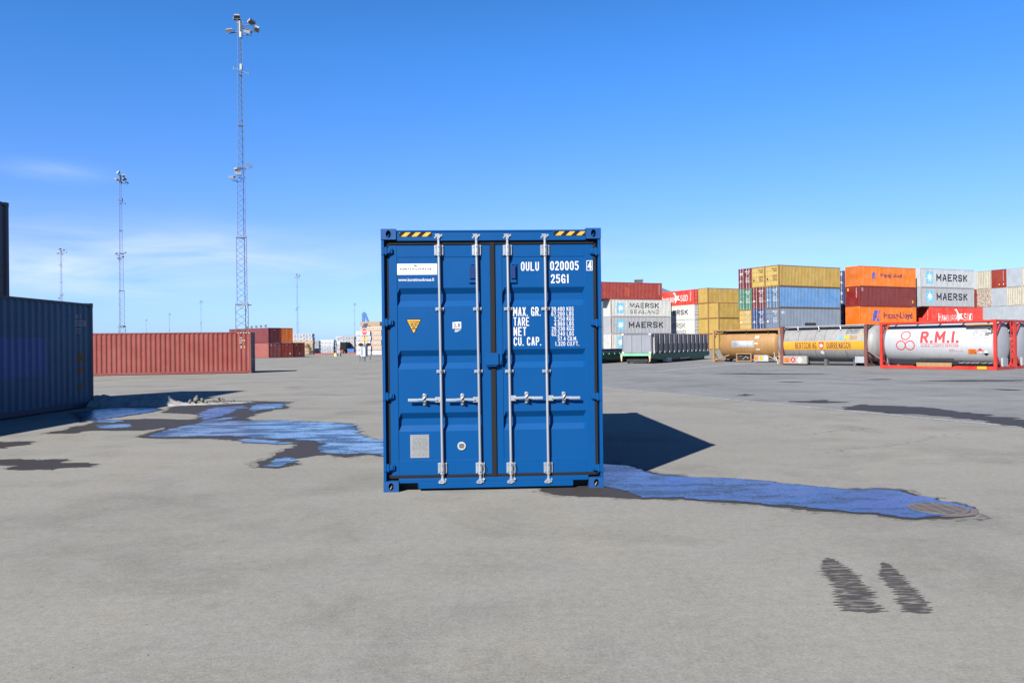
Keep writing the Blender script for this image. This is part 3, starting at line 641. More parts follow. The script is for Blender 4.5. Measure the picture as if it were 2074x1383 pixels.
# the two small slotted blocks near the meeting edge
for px0, px1 in ((949, 965), (1033, 1046.5)):
    (xa, za), (xb, zb2) = ZX(px0, 571.5), ZX(px1, 531.5); b = MB()
    b.box(xa, xb, YD-.018, YD, za, zb2); b.build('handle_lug', M_blue, Lleaf if px0 < 990 else Rleaf, .003); b = MB(); b.box(xa+.012, xb-.012, YD-.036, YD-.0179, za+.045, zb2-.035); b.build('lug_insert', M_lug, Lleaf if px0 < 990 else Rleaf, .003); b = MB()
    b.tube([((xa+xb)/2-.015, YD-.02, zb2-.016), ((xa+xb)/2+.015, YD-.02, zb2-.016)], .008, 6)
    b.build('lug_pin', M_blue, Lleaf if px0 < 990 else Rleaf)
# lock box over the meeting edge
(xa, za), (xb, zb2) = ZX(981, 739), ZX(1007.5, 714.5)
b = MB(); b.box(xa, xb, -.012, .034, za, zb2); b.box(xb, xb+.042, .01, .05, za+.006, zb2-.002); b.box(xb+.012, xb+.030, -.004, .011, za+.03, za+.05); b.box(xa+.01, xb-.02, .0, .03, za-.018, za)
b.tube([(xb+.025, .0, za+.03), (xb+.05, .0, za+.015), (xb+.045, .0, za+.04)], .004, 6)
b.build('lock_box', M_blue, mc, .004)
# locking bars
def bolt(b, x, y, z, r=.008): b.tube([(x, y, z), (x, y-.006, z)], r, 6)
for k, (pxt, pxb) in enumerate(((889, 892), (965.5, 968.5), (1028.5, 1031), (1105, 1107))):
    xt, z_t = ZX(pxt, 478); xb_, z_b = ZX(pxb, 974); yb = .018
    def XZ(py): z = ZX(pxt, py)[1]; t_ = (py-478)/(974-478); return xt+(xb_-xt)*t_, z
    b = MB(); b.tube([(*XZ(480)[:1], yb, XZ(480)[1]), (XZ(972)[0], yb, XZ(972)[1])], .0155, 14)
    bar = b.build('locking_bar', M_galv, mc)
    for py, up in ((478, 1), (974, -1)):
        x, z = XZ(py); b = MB()
        b.tube([(x, yb, z-up*.03), (x, yb, z-up*.006)], .022, 12)
        b.prism([(x-.016, z-.018), (x+.016, z-.018), (x+.020, z+.018), (x-.020, z+.018)], 'y', yb-.022, yb+.016)
        b.box(x-.036, x-.014, yb-.026, yb-.004, z+up*.002-.010, z+up*.002+.012); b.box(x+.016, x+.034, yb-.020, yb+.0, z+up*.008-.011, z+up*.008+.009)
        b.box(x-.048, x-.030, yb-.012, yb+.012, z-.02, z-.004); b.box(x+.026, x+.042, yb-.012, yb+.012, z+.002, z+.026)
        b.tube([(x-.04, yb-.014, z+up*.022), (x+.012, yb-.018, z+up*.024)], .006, 6)
        b.build('cam_lock', M_galv, bar, .002)
    for pa_, pb_, inner in ((494.5, 516.5, True), (937.5, 960, True)):
        x, z1_ = XZ(pa_); _, z0_ = XZ(pb_); b = MB()
        b.box(x-.050, x-.022, YD-.018, YD-.001, z0_+.004, z1_-.002); b.box(x+.022, x+.050, YD-.018, YD-.001, z0_+.004, z1_-.002)
        b.tube([(x, yb, z0_-.004), (x, yb, z1_+.004)], .0265, 14); b.box(x-.026, x+.026, yb, YD-.001, z0_+.006, z1_-.006)
        for zz in (z0_+.022, z1_-.022):
            bolt(b, x-.036, YD-.018, zz); bolt(b, x+.036, YD-.018, zz)
        b.build('bar_bracket', M_galv, bar, .002)
        for zz in (z0_+.025, z1_-.025): b = MB(); bolt(b, x, yb-.026, zz, .005); b.build('rivet', M_blk, bar)
    for py in (625, 752):
        x, z = XZ(py); b = MB()
        b.box(x-.048, x-.016, YD-.014, YD-.001, z-.017, z+.017); b.box(x+.016, x+.046, YD-.014, YD-.001, z-.017, z+.017)
        b.tube([(x, yb, z-.017), (x, yb, z+.017)], .0225, 12); bolt(b, x-.034, YD-.014, z); bolt(b, x+.034, YD-.014, z)
        b.build('bar_guide', M_galv, bar, .002)
        b = MB(); bolt(b, x, yb-.022, z, .006); b.build('rivet', M_blk, bar)
    # handle with hub and catch: the left pair points left, the right pair points right
    s = -1 if k < 2 else 1; x, z = XZ(809 if k < 2 else 806.5)
    hx = x+s*.048; cxh = x+s*.19; ex = x+s*.365
    b = MB(); b.box(min(x, hx+s*.02), max(x, hx+s*.02), yb-.012, yb+.014, z-.03, z+.028)
    b.prism([(hx, z-.014), (cxh, z-.006), (cxh, z+.018), (hx, z+.014)][::1 if s > 0 else -1], 'y', yb-.022, yb-.012)
    b.prism([(cxh, z-.006), (cxh+s*.07, z-.014), (cxh+s*.07, z+.016), (cxh, z+.018)][::1 if s > 0 else -1], 'y', yb-.026, yb-.016)
    b.box(min(ex, cxh+s*.065), max(ex, cxh+s*.065), yb-.028, yb-.018, z-.015, z+.015)
    bolt(b, hx, yb-.022, z, .008)
    b.build('handle', M_galv, bar, .003)
    b = MB(); c0 = cxh-s*.004
    n_ = 10; prof = [(c0+.021*math.cos(a), z+.048+.020*math.sin(a)) for a in [math.pi*i/n_ for i in range(n_+1)]]+[(c0+.021*math.cos(a), z-.042+.020*math.sin(a)) for a in [math.pi+math.pi*i/n_ for i in range(n_+1)]]
    b.prism(prof, 'y', YD-.012, YD-.001)
    b.box(c0-.014, c0+.018, yb-.036, YD-.012, z-.022, z-.012); b.box(c0-.020, c0+.014, yb-.034, YD-.012, z+.024, z+.033)
    b.tube([(c0-.012, yb-.034, z-.018), (c0-.014, yb-.04, z+.006), (c0+.006, yb-.036, z+.032)], .008, 8)
    bolt(b, c0, YD-.012, z+.052, .010); bolt(b, c0, YD-.012, z-.045, .010)
    b.build('handle_catch', M_galv, bar, .002)
    if k in (1, 2):  # loose wire seal hanging by the lower bracket
        x, zz = XZ(938); b = MB(); b.tube([(x-.02, yb-.03, zz+.01), (x+.02, yb-.034, zz+.002), (x+.036, yb-.03, zz-.03), (x+.030, yb-.03, zz-.10), (x+.034, yb-.03, zz-.165)], .0035, 6)
        b.tube([(x+.022, yb-.03, zz-.17), (x+.04, yb-.03, zz-.185), (x+.045, yb-.03, zz-.165)], .004, 6)
        b.build('wire_seal', M_white, bar)
# lettering and stickers
M_dkgrey = plain("print_dark_grey", (0.012, 0.011, 0.012)); M_ltgrey = plain("print_light_grey", (0.05, 0.05, 0.055))
def flat(y): return lambda x, z: (x, y, z)
YP = YD+.006
def word(s, px0, px1, py0, py1, mat, par, y, bold=0.0, space=1.0, cm=True):
    (xa, za), (xb, zb2) = ZX(px0, py1), ZX(px1, py0)
    if caps(s): return lay_strokes(s, flat(y-.0015), mat, par, xb-xa, zb2-za, (zb2-za)*(.26 if mat in (M_dkgrey, M_ltgrey) else .155 if bold else .13), xa, za, gap=.3, cap=.42 if mat in (M_dkgrey, M_ltgrey) else .31)
    return lay(text2d(s, min(bold, .012), space), 'lettering', flat(y-.0015), mat, par, sx=xb-xa, sy=zb2-za, ox=xa, oy=za)
for s, a, b_, c_, d, y in (("OULU", 1056, 1093, 528.8, 547, YP), ("020005", 1116, 1174.5, 527.5, 546, YP), ("4", 1192.8, 1201.5, 528.5, 545, YD), ("25G1", 1117, 1154.5, 554.3, 572.5, YP),
    ("MAX. GR.", 1039, 1095, 621, 639.5, YP), ("TARE", 1039.5, 1071.5, 641.8, 659.8, YP), ("NET", 1039.5, 1065.5, 662, 680, YP), ("CU. CAP.", 1039.5, 1095.5, 682.2, 700, YP)):
    word(s, a, b_, c_, d, M_white, Rleaf, y, 0.018, 1.12)
for i, (s, a, b_) in enumerate((("30.480 KGS", 1117.5, 1163), ("67.200 LBS", 1117.5, 1163), ("2.250 KGS", 1123, 1163), ("4.960 LBS", 1123, 1163), ("28.230 KGS", 1117.5, 1163.3), ("62.240 LBS", 1117.5, 1163), ("37.4 CU.M.", 1129.5, 1169.5), ("1.320 CU.FT.", 1124.5, 1173.5))):
    word(s, a, b_, 620.8+i*10.15, 629.6+i*10.15, M_white, Rleaf, YP, 0.0, 1.05)
(xa, za), (xb, zb2) = ZX(1190.5, 547), ZX(1203, 526.2); b = MB(); w_ = .007
for q in ((xa, xb, za, za+w_), (xa, xb, zb2-w_, zb2), (xa, xa+w_, za+w_, zb2-w_), (xb-w_, xb, za+w_, zb2-w_)): b.box(q[0], q[1], YD-.002, YD-.001, q[2], q[3])
b.build('check_digit_frame', M_white, Rleaf)
# white name plate
(xa, za), (xb, zb2) = ZX(804.5, 554.8), ZX(885, 532); b = MB(); b.box(xa, xb, YP-.003, YP-.001, za, zb2); o = b.build('name_sticker', plain("sign_white", (0.36, 0.365, 0.37)), Lleaf)
M_dkgrey = plain("print_dark_grey", (0.012, 0.011, 0.012)); M_ltgrey = plain("print_light_grey", (0.05, 0.05, 0.055))
word("KONTTI", 810.5, 835.5, 540.8, 545.2, M_dkgrey, o, YP-.003, 0.01, 1.0); word("VUOKRAUS", 836, 873.5, 540.8, 545.2, M_ltgrey, o, YP-.003); word("OY", 876, 880.5, 541, 543.5, M_ltgrey, o, YP-.003)
word("Osta tai vuokraa kontti", 839, 872, 547.5, 550.2, M_ltgrey, o, YP-.003)
b = MB(); (xa, za) = ZX(840, 536.3)
for dx, dz, r in ((0, .004, .009), (.012, 0, .007), (.02, -.006, .006)): b.tube([(xa+dx, YP-.0052, za+dz), (xa+dx, YP-.004, za+dz)], r, 10)
b.build('emblem', M_dkgrey, o)
word("www.konttivuokraus.fi", 806.5, 878.5, 561.3, 568, M_white, Lleaf, YP, 0.03, 1.0)
# warning triangle
def tri(pts, y, mat, par, nm): b = MB(); b.poly([(ZX(*p)[0], y, ZX(*p)[1]) for p in pts]); return b.build(nm, mat, par)
o = tri([(820.8, 645), (852.8, 645), (836.6, 676.5)], YP-.0015, M_blk, Lleaf, 'warning_triangle')
o2 = tri([(823.2, 646.6), (850.3, 646.6), (836.6, 673.6)], YP-.003, M_yel, o, 'yellow_field')
for s, a, b_, c_ in (("ATTENTION", 826.5, 847, 649), ("THIS UNIT", 829, 844.5, 653), ("MUST NOT", 830.5, 843, 656.6), ("BE", 834, 839.5, 660), ("OPEN", 833, 840.5, 663.4)):
    word(s, a, b_, c_, c_+2.6, M_dkgrey, o, YP-.0045)
# classification sticker
(xa, za), (xb, zb2) = ZX(919.2, 665), ZX(932.7, 651); b = MB(); b.box(xa, xb, YP-.003, YP-.001, za, zb2)
(xa, za), (xb, zb2) = ZX(915.3, 665), ZX(917.8, 651.5); b.box(xa, xb, YP-.003, YP-.001, za, zb2)
for i, w_ in enumerate((12, 9, 6)): (xa, za), (xb, zb2) = ZX(919.5, 668.2+i*1.6), ZX(919.5+w_, 667.2+i*1.6); b.box(xa, xb, YP-.003, YP-.001, za, zb2)
o = b.build('approval_sticker', M_white, Lleaf)
word("LR", 921, 930.5, 653.5, 662.5, M_blk, o, YP-.003)
# data plate
(xa, za), (xb, zb2) = ZX(827, 928), ZX(865, 880.5); b = MB(); b.box(xa, xb, YP-.005, YP-.001, za, zb2); o = b.build('data_plate', paint("plate_alu", (0.15, 0.155, 0.16), 0.5, 0.1, 0, metal=0.3), Lleaf)
b = MB(); rnd = random.Random(4); z = zb2-.018
while z > za+.012:
    x = xa+.014+rnd.uniform(0, .02)
    while x < xb-.03:
        w_ = rnd.uniform(.012, .05); b.box(x, min(x+w_, xb-.012), YP-.0062, YP-.0052, z, z+.0035); x += w_+.010
    z -= .0135 if rnd.random() < .8 else .022
b.box((xa+xb)/2-.001, (xa+xb)/2+.001, YP-.0062, YP-.0052, za+.12, za+.17); b.build('plate_print', plain("plate_ink", (0.05, 0.05, 0.052)), o)
# round vent
x, z = ZX(930.8, 903.8); b = MB(); b.tube([(x, YP-.012, z), (x, YP-.001, z)], .046, 32); o = b.build('vent', plain("vent_grey", (0.20, 0.205, 0.21)), Lleaf, .002)
b = MB()
for dz, w_ in ((.019, .024), (.0065, .031), (-.0065, .031), (-.019, .024)): b.box(x-w_, x+w_, YP-.014, YP-.0121, z+dz-.0042, z+dz+.0042)
b.build('vent_slot', M_black, o)

# ================================================================== generic containers
P_ = .278
def wave(L, a=.07, s=.068):
    """corrugation break points along a wall of length L: list of (x, depth)"""
    n = max(1, round(L/P_)); p = L/n; k = p/P_; out = []
    for i in range(n):
        x = i*p
        for dx, d in ((0, 0), (a*k, 0), ((a+s)*k, 1), ((2*a+s)*k, 1)): out.append((x+dx, d))
    out.append((L, 0)); return out
def wdepth(pr, x):
    for i in range(len(pr)-1):
        if pr[i][0] <= x <= pr[i+1][0]:
            a, b = pr[i], pr[i+1]; return a[1]+(b[1]-a[1])*(x-a[0])/max(1e-6, b[0]-a[0])
    return 0
DEP = .036
def me_frame(L, Hh):
    def f():
        b = MB(); w = 1.219; h = L/2
        for sx in (-1, 1):
            for sy in (-1, 1):
                x0, x1 = sorted((sx*h, sx*(h-.13))); y0, y1 = sorted((sy*w, sy*(w-.12)))
                b.box(x0+.003*(sx < 0), x1-.003*(sx > 0), y0+.003*(sy < 0), y1-.003*(sy > 0), .118, Hh-.118)
                x0, x1 = sorted((sx*(h+.002), sx*(h-.176))); y0, y1 = sorted((sy*(w+.002), sy*(w-.16)))
                b.box(x0, x1, y0, y1, 0, .118); b.box(x0, x1, y0, y1, Hh-.118, Hh)
        for sy in (-1, 1):
            y0, y1 = sorted((sy*(w-.001), sy*(w-.07)))
            b.box(-h+.176, h-.176, y0, y1, .03, .155); b.box(-h+.176, h-.176, y0, y1, Hh-.085, Hh-.02)
        for sx in (-1, 1):
            x0, x1 = sorted((sx*(h-.004), sx*(h-.07)))
            b.box(x0, x1, -w+.16, w-.16, .03, .155); b.box(x0, x1, -w+.16, w-.16, Hh-.105, Hh-.015)
        return b.mesh('frame')
    return cached(('frame', L, Hh), f)
def me_side(L, Hh, sy, flat=False):
    def f():
        b = MB(); Lw = L-.26; pr = wave(Lw) if not flat else [(0, 0), (Lw/2, 0), (Lw, 0)]; vv = []
        for x, d in pr:
            y = sy*(1.219-.010-d*DEP); vv += [(-L/2+.13+x, y, .15), (-L/2+.13+x, y, Hh-.08)]
        return b.add(vv, [(2*i, 2*i+1, 2*i+3, 2*i+2) for i in range(len(pr)-1)]).mesh('side_wall')
    return cached(('side', L, Hh, sy, flat), f)
def me_end(L, Hh, sx, flat=False):
    def f():
        b = MB(); Lw = 2.438-.24; pr = wave(Lw, .075, .06) if not flat else [(0, 0), (Lw/3, 0), (2*Lw/3, 0), (Lw, 0)]; vv = []
        for x, d in pr:
            q = sx*(L/2-.012-d*.045); vv += [(q, -Lw/2+x, .15), (q, -Lw/2+x, Hh-.10)]
        b.add(vv, [(2*i, 2*i+1, 2*i+3, 2*i+2) for i in range(len(pr)-1)])
        if flat:
            for x in (Lw/3, 2*Lw/3): b.box(*sorted((sx*(L/2-.012), sx*(L/2-.004))), -Lw/2+x-.012, -Lw/2+x+.012, .2, Hh-.12)
        return b.mesh('end_wall')
    return cached(('end', L, Hh, sx, flat), f)
def me_roof(L, Hh):
    return cached(('roof', L, Hh), lambda: MB().box(-L/2+.07, L/2-.07, -1.149, 1.149, Hh-.05, Hh-.035).mesh('roof'))
def me_floor(L):
    return cached(('floor', L), lambda: MB().box(-L/2+.07, L/2-.07, -1.149, 1.149, .12, .149).mesh('floor'))
def me_door(L, Hh, sx, sy):
    def f():
        b = MB(); X = L/2-.03; y0, y1 = (.008, 1.10) if sy > 0 else (-1.10, -.008); n = 4; z0, z1 = .16, Hh-.108; pr = []
        seg = (z1-z0)/n
        for i in range(n):
            z = z0+i*seg; pr += [(z, 0), (z+seg*.62, 0), (z+seg*.72, .03), (z+seg*.90, .03)]
        pr.append((z1, 0)); vv = []
        for z, d in pr: vv += [(sx*(X-d), y0, z), (sx*(X-d), y1, z)]
        return b.add(vv, [(2*i, 2*i+1, 2*i+3, 2*i+2) for i in range(len(pr)-1)]).mesh('door')
    return cached(('door', L, Hh, sx, sy), f)
def me_bar(L, Hh, sx, y):
    def f():
        b = MB(); X = sx*(L/2-.008); b.tube([(X, y, .07), (X, y, Hh-.05)], .024, 6)
        for z in (.09, Hh-.08): b.box(X-.015, X+.02, y-.06, y+.06, z-.03, z+.03)
        for z in (.3, Hh*.4, Hh*.62, Hh-.3): b.box(X-.012, X+.018, y-.045, y+.045, z-.035, z+.035)
        s = 1 if y > 0 else -1
        b.box(X-.01, X+.022, min(y, y+s*.36), max(y, y+s*.36), Hh*.33, Hh*.33+.035)
        return b.mesh('locking_bar')
    return cached(('bar', L, Hh, sx, y), f)
M_floor = plain("container_floor", (0.03, 0.025, 0.02))
M_bar = paint("bar_zinc", (0.26, 0.26, 0.26), 0.5, 0.3, 0.1)
def container(near, yaw, mats, label, L=12.192, Hh=2.896, door=-1, flat_end=False, flat_side=False, group=None, cat='container', anchor='left', bars=None, z=None):
    """near: the bottom corner (x, y, z) of the side that faces -Y locally, at its left end (or right end)"""
    wall, frame, dmat = mats if isinstance(mats, (list, tuple)) else (mats, mats, mats)
    u = Vector((math.cos(yaw), math.sin(yaw), 0)); v = Vector((-math.sin(yaw), math.cos(yaw), 0))
    c = Vector(near) + u*(L/2)*(1 if anchor == 'left' else -1) + v*1.219
    root = tag(empty('shipping_container', c, yaw), label, cat, group)
    put('frame', me_frame(L, Hh), frame, root); put('roof', me_roof(L, Hh), wall, root); put('floor', me_floor(L), M_floor, root)
    for s in (-1, 1): put('side_wall', me_side(L, Hh, s, flat_side), wall, root)
    if door:
        for s in (-1, 1): put('door', me_door(L, Hh, door, s), dmat, root)
        for y in (-.82, -.34, .34, .82): put('locking_bar', me_bar(L, Hh, door, y), bars or M_bar, root)
        put('end_wall', me_end(L, Hh, -door, flat_end), wall, root)
    else:
        for s in (-1, 1): put('end_wall', me_end(L, Hh, s, flat_end), wall, root)
    root['_L'] = L; root['_H'] = Hh
    return root
def side_fn(L, sy=-1, off=.004, flat=False):
    pr = wave(L-.26)
    def fn(x, z): return (x, sy*(1.219-.010-(0 if flat else wdepth(pr, x+L/2-.13)*DEP)+off), z)
    return fn, [-L/2+.13+q for q, _ in pr]
def side_text(root, s, u0, u1, f0, f1, mat, bold=.02, space=1.0, follow=True, name='lettering'):
    """text across the local -Y wall; u as a share of the length, f as a share of the height"""
    L, Hh = root['_L'], root['_H']; fn, cuts = side_fn(L, flat=not follow); x0, x1 = -L/2+u0*L, -L/2+u1*L
    cx_ = [c for c in cuts if x0 < c < x1] if follow else ()
    if caps(s): return lay_strokes(s, fn, mat, root, x1-x0, (f1-f0)*Hh, (f1-f0)*Hh*(.13+bold*2.6), x0, f0*Hh, cutx=cx_)
    return lay(text2d(s, min(bold, .02), space), name, fn, mat, root, cx_, sx=x1-x0, sy=(f1-f0)*Hh, ox=x0, oy=f0*Hh)
def side_shape(root, polys, mat, follow=True, name='emblem', off=.004):
    L = root['_L']; fn, cuts = side_fn(L, off=off, flat=not follow); xs_ = [p[0] for q in polys for p in q]
    return lay(shape2d(polys), name, fn, mat, root, [c for c in cuts if min(xs_) < c < max(xs_)] if follow else ())
def end_text(root, s, v0, v1, f0, f1, mat, bold=.02, sx=-1, name='lettering', off=.006):
    """on the end wall; v runs left to right as one looks at that end"""
    L, Hh = root['_L'], root['_H']
    def fn(y, z): return (sx*(L/2-.010+off), -y if sx < 0 else y, z)
    return lay_strokes(s, fn, mat, root, (v1-v0)*2.2, (f1-f0)*Hh, (f1-f0)*Hh*.17, -1.1+v0*2.2, f0*Hh, nrm=(sx, 0, 0))
def end_patch(root, v0, v1, f0, f1, mat, sx=-1, name='sticker', off=.008):
    L, Hh = root['_L'], root['_H']; X = sx*(L/2-.010+off); y0, y1 = sorted((-(-1.1+v0*2.2), -(-1.1+v1*2.2)) if sx < 0 else (-1.1+v0*2.2, -1.1+v1*2.2))
    return MB().box(min(X, X-.003*sx), max(X, X-.003*sx), y0, y1, f0*Hh, f1*Hh).build(name, mat, root)
# paints -------------------------------------------------------------
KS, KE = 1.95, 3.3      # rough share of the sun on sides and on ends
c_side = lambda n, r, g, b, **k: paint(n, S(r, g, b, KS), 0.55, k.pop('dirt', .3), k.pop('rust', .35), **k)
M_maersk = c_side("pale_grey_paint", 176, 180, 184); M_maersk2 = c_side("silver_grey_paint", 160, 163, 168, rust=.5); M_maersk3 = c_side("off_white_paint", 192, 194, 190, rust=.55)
M_sealb = c_side("light_blue_emblem", 110, 178, 205, rust=0, dirt=.1); M_emw = c_side("emblem_white", 225, 228, 230, rust=0, dirt=.1)
M_navytxt = plain("navy_lettering", (0.008, 0.010, 0.020), 0.5)
M_redA = c_side("brick_red_paint", 146, 48, 38); M_hs = c_side("vermilion_paint", 206, 60, 48, dirt=.15, rust=.1)
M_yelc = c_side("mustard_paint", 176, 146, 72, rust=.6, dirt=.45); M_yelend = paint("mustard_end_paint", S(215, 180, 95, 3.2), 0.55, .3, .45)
M_bluc = c_side("sky_blue_paint", 92, 138, 186, rust=.5); M_gryb = c_side("slate_grey_paint", 122, 134, 150, rust=.4)
M_maroon = c_side("maroon_paint", 112, 38, 38, rust=.2); M_green = c_side("sea_green_paint", 70, 135, 110, rust=.45); M_dkblue = c_side("dark_blue_paint", 52, 78, 128, rust=.35)
M_orange = paint("orange_paint", S(232, 122, 34, 2.2), .55, .25, .4); M_orange2 = paint("bright_orange_paint", S(245, 118, 14, 2.2), .5, .15, .15)
M_beige = paint("stained_beige_paint", S(196, 190, 172, 2.6), .6, .5, .6); M_rustw = paint("rust_blistered_white_paint", S(212, 208, 196, 3.0), .6, .3, 1.35)
M_greyl = paint("pale_blue_grey_paint", S(180, 190, 200, 2.8), .5, .2, .2); M_redb = paint("rust_red_paint", S(150, 50, 34, 2.6), .5, .15, .1)

def star_square(c, u0, u1, f0, f1):
    L, Hh = c['_L'], c['_H']; x0, x1, z0, z1 = -L/2+u0*L, -L/2+u1*L, f0*Hh, f1*Hh
    side_shape(c, [[(x0, z0), (x1, z0), (x1, z1), (x0, z1)]], M_sealb, off=.003)
    side_shape(c, [star2d((x0+x1)/2, (z0+z1)/2, .26, .74)], M_emw, off=.006)
# --- left: blue container in its own shade and the dark stack behind it
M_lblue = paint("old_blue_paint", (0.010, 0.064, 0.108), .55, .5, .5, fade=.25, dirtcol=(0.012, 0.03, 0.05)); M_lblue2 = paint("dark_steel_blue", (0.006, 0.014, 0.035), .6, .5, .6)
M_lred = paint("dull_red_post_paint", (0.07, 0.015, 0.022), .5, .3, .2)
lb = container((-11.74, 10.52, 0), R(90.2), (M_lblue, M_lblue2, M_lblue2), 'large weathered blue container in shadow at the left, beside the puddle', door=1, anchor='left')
fn, cuts = side_fn(12.192)
M_faded = paint("repainted_patch_grey", (0.14, 0.16, 0.19), .6, .3); M_amber = plain("amber_sticker", (0.13, 0.05, 0.002))
M_newblue = paint("newer_blue_paint", (0.006, 0.054, 0.165), .5, .2, .1)
def rect_side(c, u0, u1, f0, f1, mat, name, off=.004):
    L, Hh = c['_L'], c['_H']; return side_shape(c, [[(-L/2+u0*L, f0*Hh), (-L/2+u1*L, f0*Hh), (-L/2+u1*L, f1*Hh), (-L/2+u0*L, f1*Hh)]], mat, name=name, off=off)
rect_side(lb, .30, .815, .33, .66, M_newblue, 'repainted_panel', .002)
rect_side(lb, .925, .948, .845, .885, M_faded, 'faded_patch'); rect_side(lb, .925, .975, .775, .83, M_faded, 'faded_patch'); rect_side(lb, .925, .947, .705, .755, M_faded, 'faded_patch')
M_num = plain("number_ink", (0.02, 0.025, 0.04))
side_text(lb, "4 5", .928, .945, .85, .88, M_num); side_text(lb, "40213 1", .928, .972, .785, .82, M_num); side_text(lb, "45G1", .927, .945, .712, .748, M_num)
side_text(lb, "ID.", .946, .954, .62, .66, M_faded)
rect_side(lb, .938, .962, .43, .52, M_amber, 'warning_sticker'); rect_side(lb, .938, .962, .335, .385, M_amber, 'warning_sticker'); side_shape(lb, [[(5.30, .50), (5.62, .50), (5.46, .74)]], M_amber, name='warning_sticker')
rect_side(lb, .946, .955, .455, .495, M_num, 'sticker_print', .007)
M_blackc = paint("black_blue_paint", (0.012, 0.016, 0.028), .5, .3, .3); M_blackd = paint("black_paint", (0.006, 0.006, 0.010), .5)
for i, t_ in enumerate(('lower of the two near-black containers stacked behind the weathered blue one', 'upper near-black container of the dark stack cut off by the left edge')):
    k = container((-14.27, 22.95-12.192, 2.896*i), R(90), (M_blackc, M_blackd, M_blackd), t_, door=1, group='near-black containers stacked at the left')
    if i == 1: side_text(k, "21", .945, .962, .82, .86, M_maersk)
# --- the long red container
M_red = paint("faded_red_paint", S(150, 54, 44, 2.85), .65, .38, .55, fade=.16, dirtcol=(0.06, 0.03, 0.02)); M_redf = paint("red_frame_paint", S(140, 52, 46, 2.75), .6, .35, .5); M_redd = paint("brown_door_paint", (0.05, 0.02, 0.016), .6, .3, .4)
rc = container((-16.31, 50.44, 0), R(12.0), (M_red, M_redf, M_redd), 'long faded red container standing on the asphalt at left', Hh=2.591, door=1, anchor='right')
M_wt = plain("white_stencil", (0.34, 0.34, 0.34))
for s, f0, f1, u0, u1 in (("TTNU", .835, .865, .944, .956), ("812034", .775, .808, .944, .963), ("5", .775, .808, .967, .971), ("45G1", .72, .75, .944, .956)): side_text(rc, s, u0, u1, f0, f1, M_wt, .05, follow=False)
rect_side(rc, .949, .955, .60, .665, M_wt, 'sticker'); rect_side(rc, .966, .971, .61, .655, M_yel, 'sticker')
b = MB()
for i in range(5): b.box(5.30+i*.16, 5.38+i*.16, -1.228, -1.2245, 2.50, 2.535)
b.build('hazard_marks', M_wt, rc)
# --- far maroon, orange and red stack
ZF = -0.24; FY = R(50.7); FW = R(50.7-90); B0 = Vector((-41.83, 138.70, ZF)); e_ = Vector((math.cos(FY), math.sin(FY), 0))
M_far = [paint("wine_red_paint", S(140, 42, 52, 4.0), .55, .1, .1), paint("pinkish_red_paint", S(190, 98, 90, 4.0), .6, .15, .3), paint("orange_red_paint", S(175, 60, 40, 2.6), .55, .2, .2), paint("dark_brick_paint", S(120, 42, 30, 2.6), .55, .2, .2), paint("far_orange_paint", S(236, 120, 30, 2.0), .5, .15, .1)]
ax = Vector((-e_.y, e_.x, 0))                   # the way these containers run, away to the left
def farbox(k, lev, mat, label, L=12.192):
    # the long side faces the camera's left; local -X end is the visible end
    near = B0 + e_*(2.52*k) + Vector((0, 0, 2.591*lev)); yaw = math.atan2(ax.y, ax.x)
    # local -Y must be the long face: it lies on the -e_ side
    c = near + ax*(L/2) + e_*1.219
    root = tag(empty('shipping_container', c, yaw), label, 'container', 'maroon, red and orange containers stacked far off at left')
    put('frame', me_frame(L, 2.591), mat, root); put('roof', me_roof(L, 2.591), mat, root); put('floor', me_floor(L), M_floor, root)
    for s in (-1, 1): put('side_wall', me_side(L, 2.591, s), mat, root); put('end_wall', me_end(L, 2.591, s), mat, root)
    root['_L'] = L; root['_H'] = 2.591
    return root
f1 = farbox(0, 0, M_far[1], 'pinkish red container at the bottom left of the far stack, behind the long red one')
f2 = farbox(1, 0, M_far[2], 'orange-red container on the ground under the bright orange one'); f3 = farbox(2, 0, M_far[3], 'dark brick-red container standing single height at the right end of the far stack')
f4 = farbox(0, 1, M_far[0], 'wine-red container on top at the left of the far stack'); f5 = farbox(1, 1, M_far[4], 'bright orange container on top of the far stack left of the timber')
for q in (f1, f2, f4, f5): end_patch(q, .47, .53, .84, .88, M_wt)
end_patch(f2, .72, .86, .20, .32, M_wt); end_patch(f3, .2, .26, .82, .88, M_wt); end_patch(f3, .52, .58, .2, .3, M_wt); end_patch(f1, .15, .22, .78, .92, M_wt)

# --- right-hand yard
HC = 2.896; ST_ = 2.591
def nz(x, y): return gz(x, y)
YA = R(28.0)
def v_(yaw): return Vector((-math.sin(yaw), math.cos(yaw), 0))
def u2(yaw): return Vector((math.cos(yaw), math.sin(yaw), 0))
LV = ('bottom', 'second', 'third', 'top')
def gmat(m, f=None, d=None): return (m, f or m, d or m)
